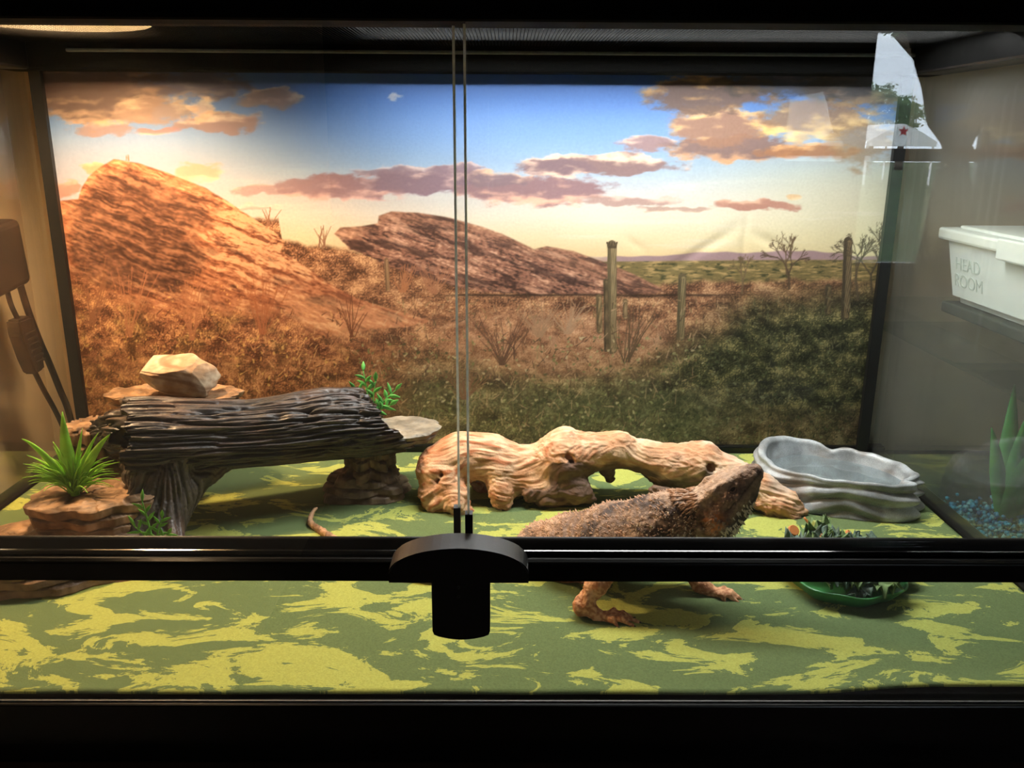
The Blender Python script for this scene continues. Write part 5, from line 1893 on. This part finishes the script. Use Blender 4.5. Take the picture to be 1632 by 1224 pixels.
g['label'] = 'loose blue gravel'
M['silt'] = pmat('dark_tank_floor', (40, 50, 44), .9, .1, noise=(40, .3))
under(box('silt', FX0+.002, FX1-.002, FY0+.002, FY1-.002, TB+.006, TB+.012, M['silt']), ft)
M['aqplant'] = pmat('aquarium_plant', (70, 150, 66), .5, .3, noise=(50, .2), translucent=.3)
pl = thing('aquarium_plant', 'broad green water plant inside the small fish tank', 'plant', (.545, .325, TB+.012))
for tip, wd in (((.548, .275, .095), .014), ((.59, .26, .108), .015), ((.570, .35, .09), .010), ((.53, .345, .07), .008), ((.58, .40, .10), .012)):
    o = blade((.545, .325, TB+.010), tip, (0, 0, .02), wd, M['aqplant'], 'leaf', 13)
    under(o, pl)
M['ornorange'] = pmat('orange_ornament', (190, 128, 50), .5, .4, noise=(60, .25), bump=(120, .4, .002))
V, F, c = rock_slab(cx=.515, cy=.185, z0=TB+.03, z1=.035, rx=.016, ry=.018, seed=811, taper=-.3, strata=.005, nlay=4)
tag(mesh_obj('aquarium_ornament', V, F, M['ornorange']), 'orange ornament at the near end of the small fish tank', 'ornament')

# white lidded bin on the fish tank lid, lettered on the side towards the terrarium
M['bin'] = pmat('white_plastic_bin', (242, 248, 247), .4, .4, noise=(6, .03), translucent=.15)
M['binlid'] = pmat('white_plastic_lid', (230, 234, 230), .4, .4, noise=(6, .03))
M['emboss'] = pmat('grey_lettering', (200, 210, 206), .5, .4, noise=(40, .03))
wb = thing('storage_bin', 'white lidded plastic bin outside the right glass', 'bin', (.63, .33, FZ1+.012))
BZ0, BZ1 = FZ1+.0125, .262
bx0, bx1, by0, by1 = .520, .74, .190, .474
bm = bmesh.new()
dr_ = .010
lo = [bm.verts.new(p) for p in ((bx0+dr_, by0+dr_, BZ0), (bx1-dr_, by0+dr_, BZ0), (bx1-dr_, by1-dr_, BZ0), (bx0+dr_, by1-dr_, BZ0))]
hi = [bm.verts.new(p) for p in ((bx0, by0, BZ1-.014), (bx1, by0, BZ1-.014), (bx1, by1, BZ1-.014), (bx0, by1, BZ1-.014))]
bm.faces.new(lo[::-1])
bm.faces.new(hi)
for i in range(4):
    bm.faces.new((lo[i], lo[(i+1) % 4], hi[(i+1) % 4], hi[i]))
bmesh.ops.bevel(bm, geom=[e for e in bm.edges if not (e.verts[0] in hi and e.verts[1] in hi)], offset=.008, segments=3, affect='EDGES')
under(bm_obj('body', bm, M['bin']), wb)
bm = bmesh.new()
bm_box(bm, bx0-.006, bx1+.006, by0-.006, by1+.006, BZ1-.016, BZ1-.003, .003)
bm_box(bm, bx0+.01, bx1-.01, by0+.01, by1-.01, BZ1-.004, BZ1, .0015)
under(bm_obj('lid', bm, M['binlid']), wb)
under(box('latch', bx0-.0105, bx0-.0055, .27, .352, BZ1-.022, BZ1-.001, M['binlid'], None, .002), wb)
def lettering(txt, y, z, size):
    cu_ = bpy.data.curves.new('lettering', 'FONT')
    cu_.body = txt
    cu_.size = size
    cu_.extrude = .0003
    to = bpy.data.objects.new('lettering', cu_)
    COL.objects.link(to)
    me = to.evaluated_get(bpy.context.evaluated_depsgraph_get()).to_mesh()
    vs = np.array([v.co[:] for v in me.vertices])
    fs = [tuple(p.vertices) for p in me.polygons]
    to.to_mesh_clear()
    bpy.data.objects.remove(to)
    # text runs from the far end towards the near end (decreasing y), facing -x
    zz = z+vs[:, 1]
    W = np.stack([bx0+dr_*(BZ1-.014-zz)/(BZ1-.014-BZ0)-.0004-vs[:, 2], y-vs[:, 0], zz], 1)
    under(mesh_obj('lettering', W, fs, M['emboss'], smooth=False), wb)
lettering('HEAD', .450, .2165, .0195)
lettering('ROOM', .452, .1985, .0195)

# ================================================================== lamps on the screen top
M['hoodblack'] = pmat('black_lamp_housing', (9, 9, 9), .7, .1, noise=(30, .1))
M['reflector'] = pmat('white_enamel_reflector', (240, 236, 226), .3, .5, metal=0, noise=(60, .05))
M['tube'] = pmat('fluorescent_tube', (240, 240, 240), .4, .3, emit=((.9, 1, .95), 6.0))
lh = thing('tube_lamp', 'black tube lamp hood lying on the screen top', 'lamp', (.17, .29, .44))
HXc0, HXc1, HY0, HY1, HZ = -.10, .43, .275, .375, .442
bm = bmesh.new()
bm_box(bm, HXc0, HXc1, HY0, HY0+.004, HZ, HZ+.06)
bm_box(bm, HXc0, HXc1, HY1-.004, HY1, HZ, HZ+.06)
bm_box(bm, HXc0, HXc0+.004, HY0+.004, HY1-.004, HZ, HZ+.06)
bm_box(bm, HXc1-.004, HXc1, HY0+.004, HY1-.004, HZ, HZ+.06)
bm_box(bm, HXc0, HXc1, HY0, HY1, HZ+.06, HZ+.064)
under(bm_obj('housing', bm, M['hoodblack']), lh)
under(mesh_obj('tube', *tube([(HXc0+.02, .325, HZ+.04), (HXc1-.02, .325, HZ+.04)], .011, 14), M['tube']), lh)
l1 = area_light('tube_light', ((HXc0+HXc1)/2, .325, HZ+.018), HXc1-HXc0-.04, .05, COOL_POWER, COOL_COLOUR)
under(l1, lh)
dm = thing('dome_lamp', 'basking dome lamp standing on the screen top at the left', 'lamp', (-.352, .30, .44))
dc = np.array((-.352, .30))
rows, na = [], 64
th = np.linspace(0, 2*np.pi, na, endpoint=False)
for r, z in ((.082, .0), (.083, .012), (.078, .04), (.062, .07), (.035, .092), (.022, .098), (.022, .13), (.018, .134), (.001, .134)):
    rows.append(np.stack([dc[0]+r*np.cos(th), dc[1]+r*np.sin(th), .443+z+0*th], 1))
under(mesh_obj('dome', np.vstack(rows), grid_faces(len(rows), na, True), M['hoodblack']), dm)
rows = []
for r, z in ((.0805, .001), (.0815, .012), (.0765, .039), (.0605, .068), (.034, .089), (.001, .092)):
    rows.append(np.stack([dc[0]+r*np.cos(th), dc[1]+r*np.sin(th), .443+z+0*th], 1))
under(mesh_obj('reflector', np.vstack(rows), grid_faces(len(rows), na, True)[:, ::-1], M['reflector']), dm)
M['bulb'] = pmat('basking_bulb', (255, 220, 170), .4, .3, emit=((1, .66, .32), 45.0))
bm = bmesh.new()
bmesh.ops.create_uvsphere(bm, u_segments=20, v_segments=12, radius=.026, matrix=Matrix.Translation((dc[0], dc[1], .443+.058)))
under(bm_obj('bulb', bm, M['bulb'], None, True), dm)
sl = bpy.data.lights.new('bulb_light', 'SPOT')
sl.energy = WARM_POWER
sl.color = WARM_COLOUR
sl.spot_size = math.radians(150)
sl.spot_blend = .6
sl.shadow_soft_size = .026
so = bpy.data.objects.new('bulb_light', sl)
COL.objects.link(so)
so.location = (dc[0], dc[1], .443+.018)
under(so, dm)
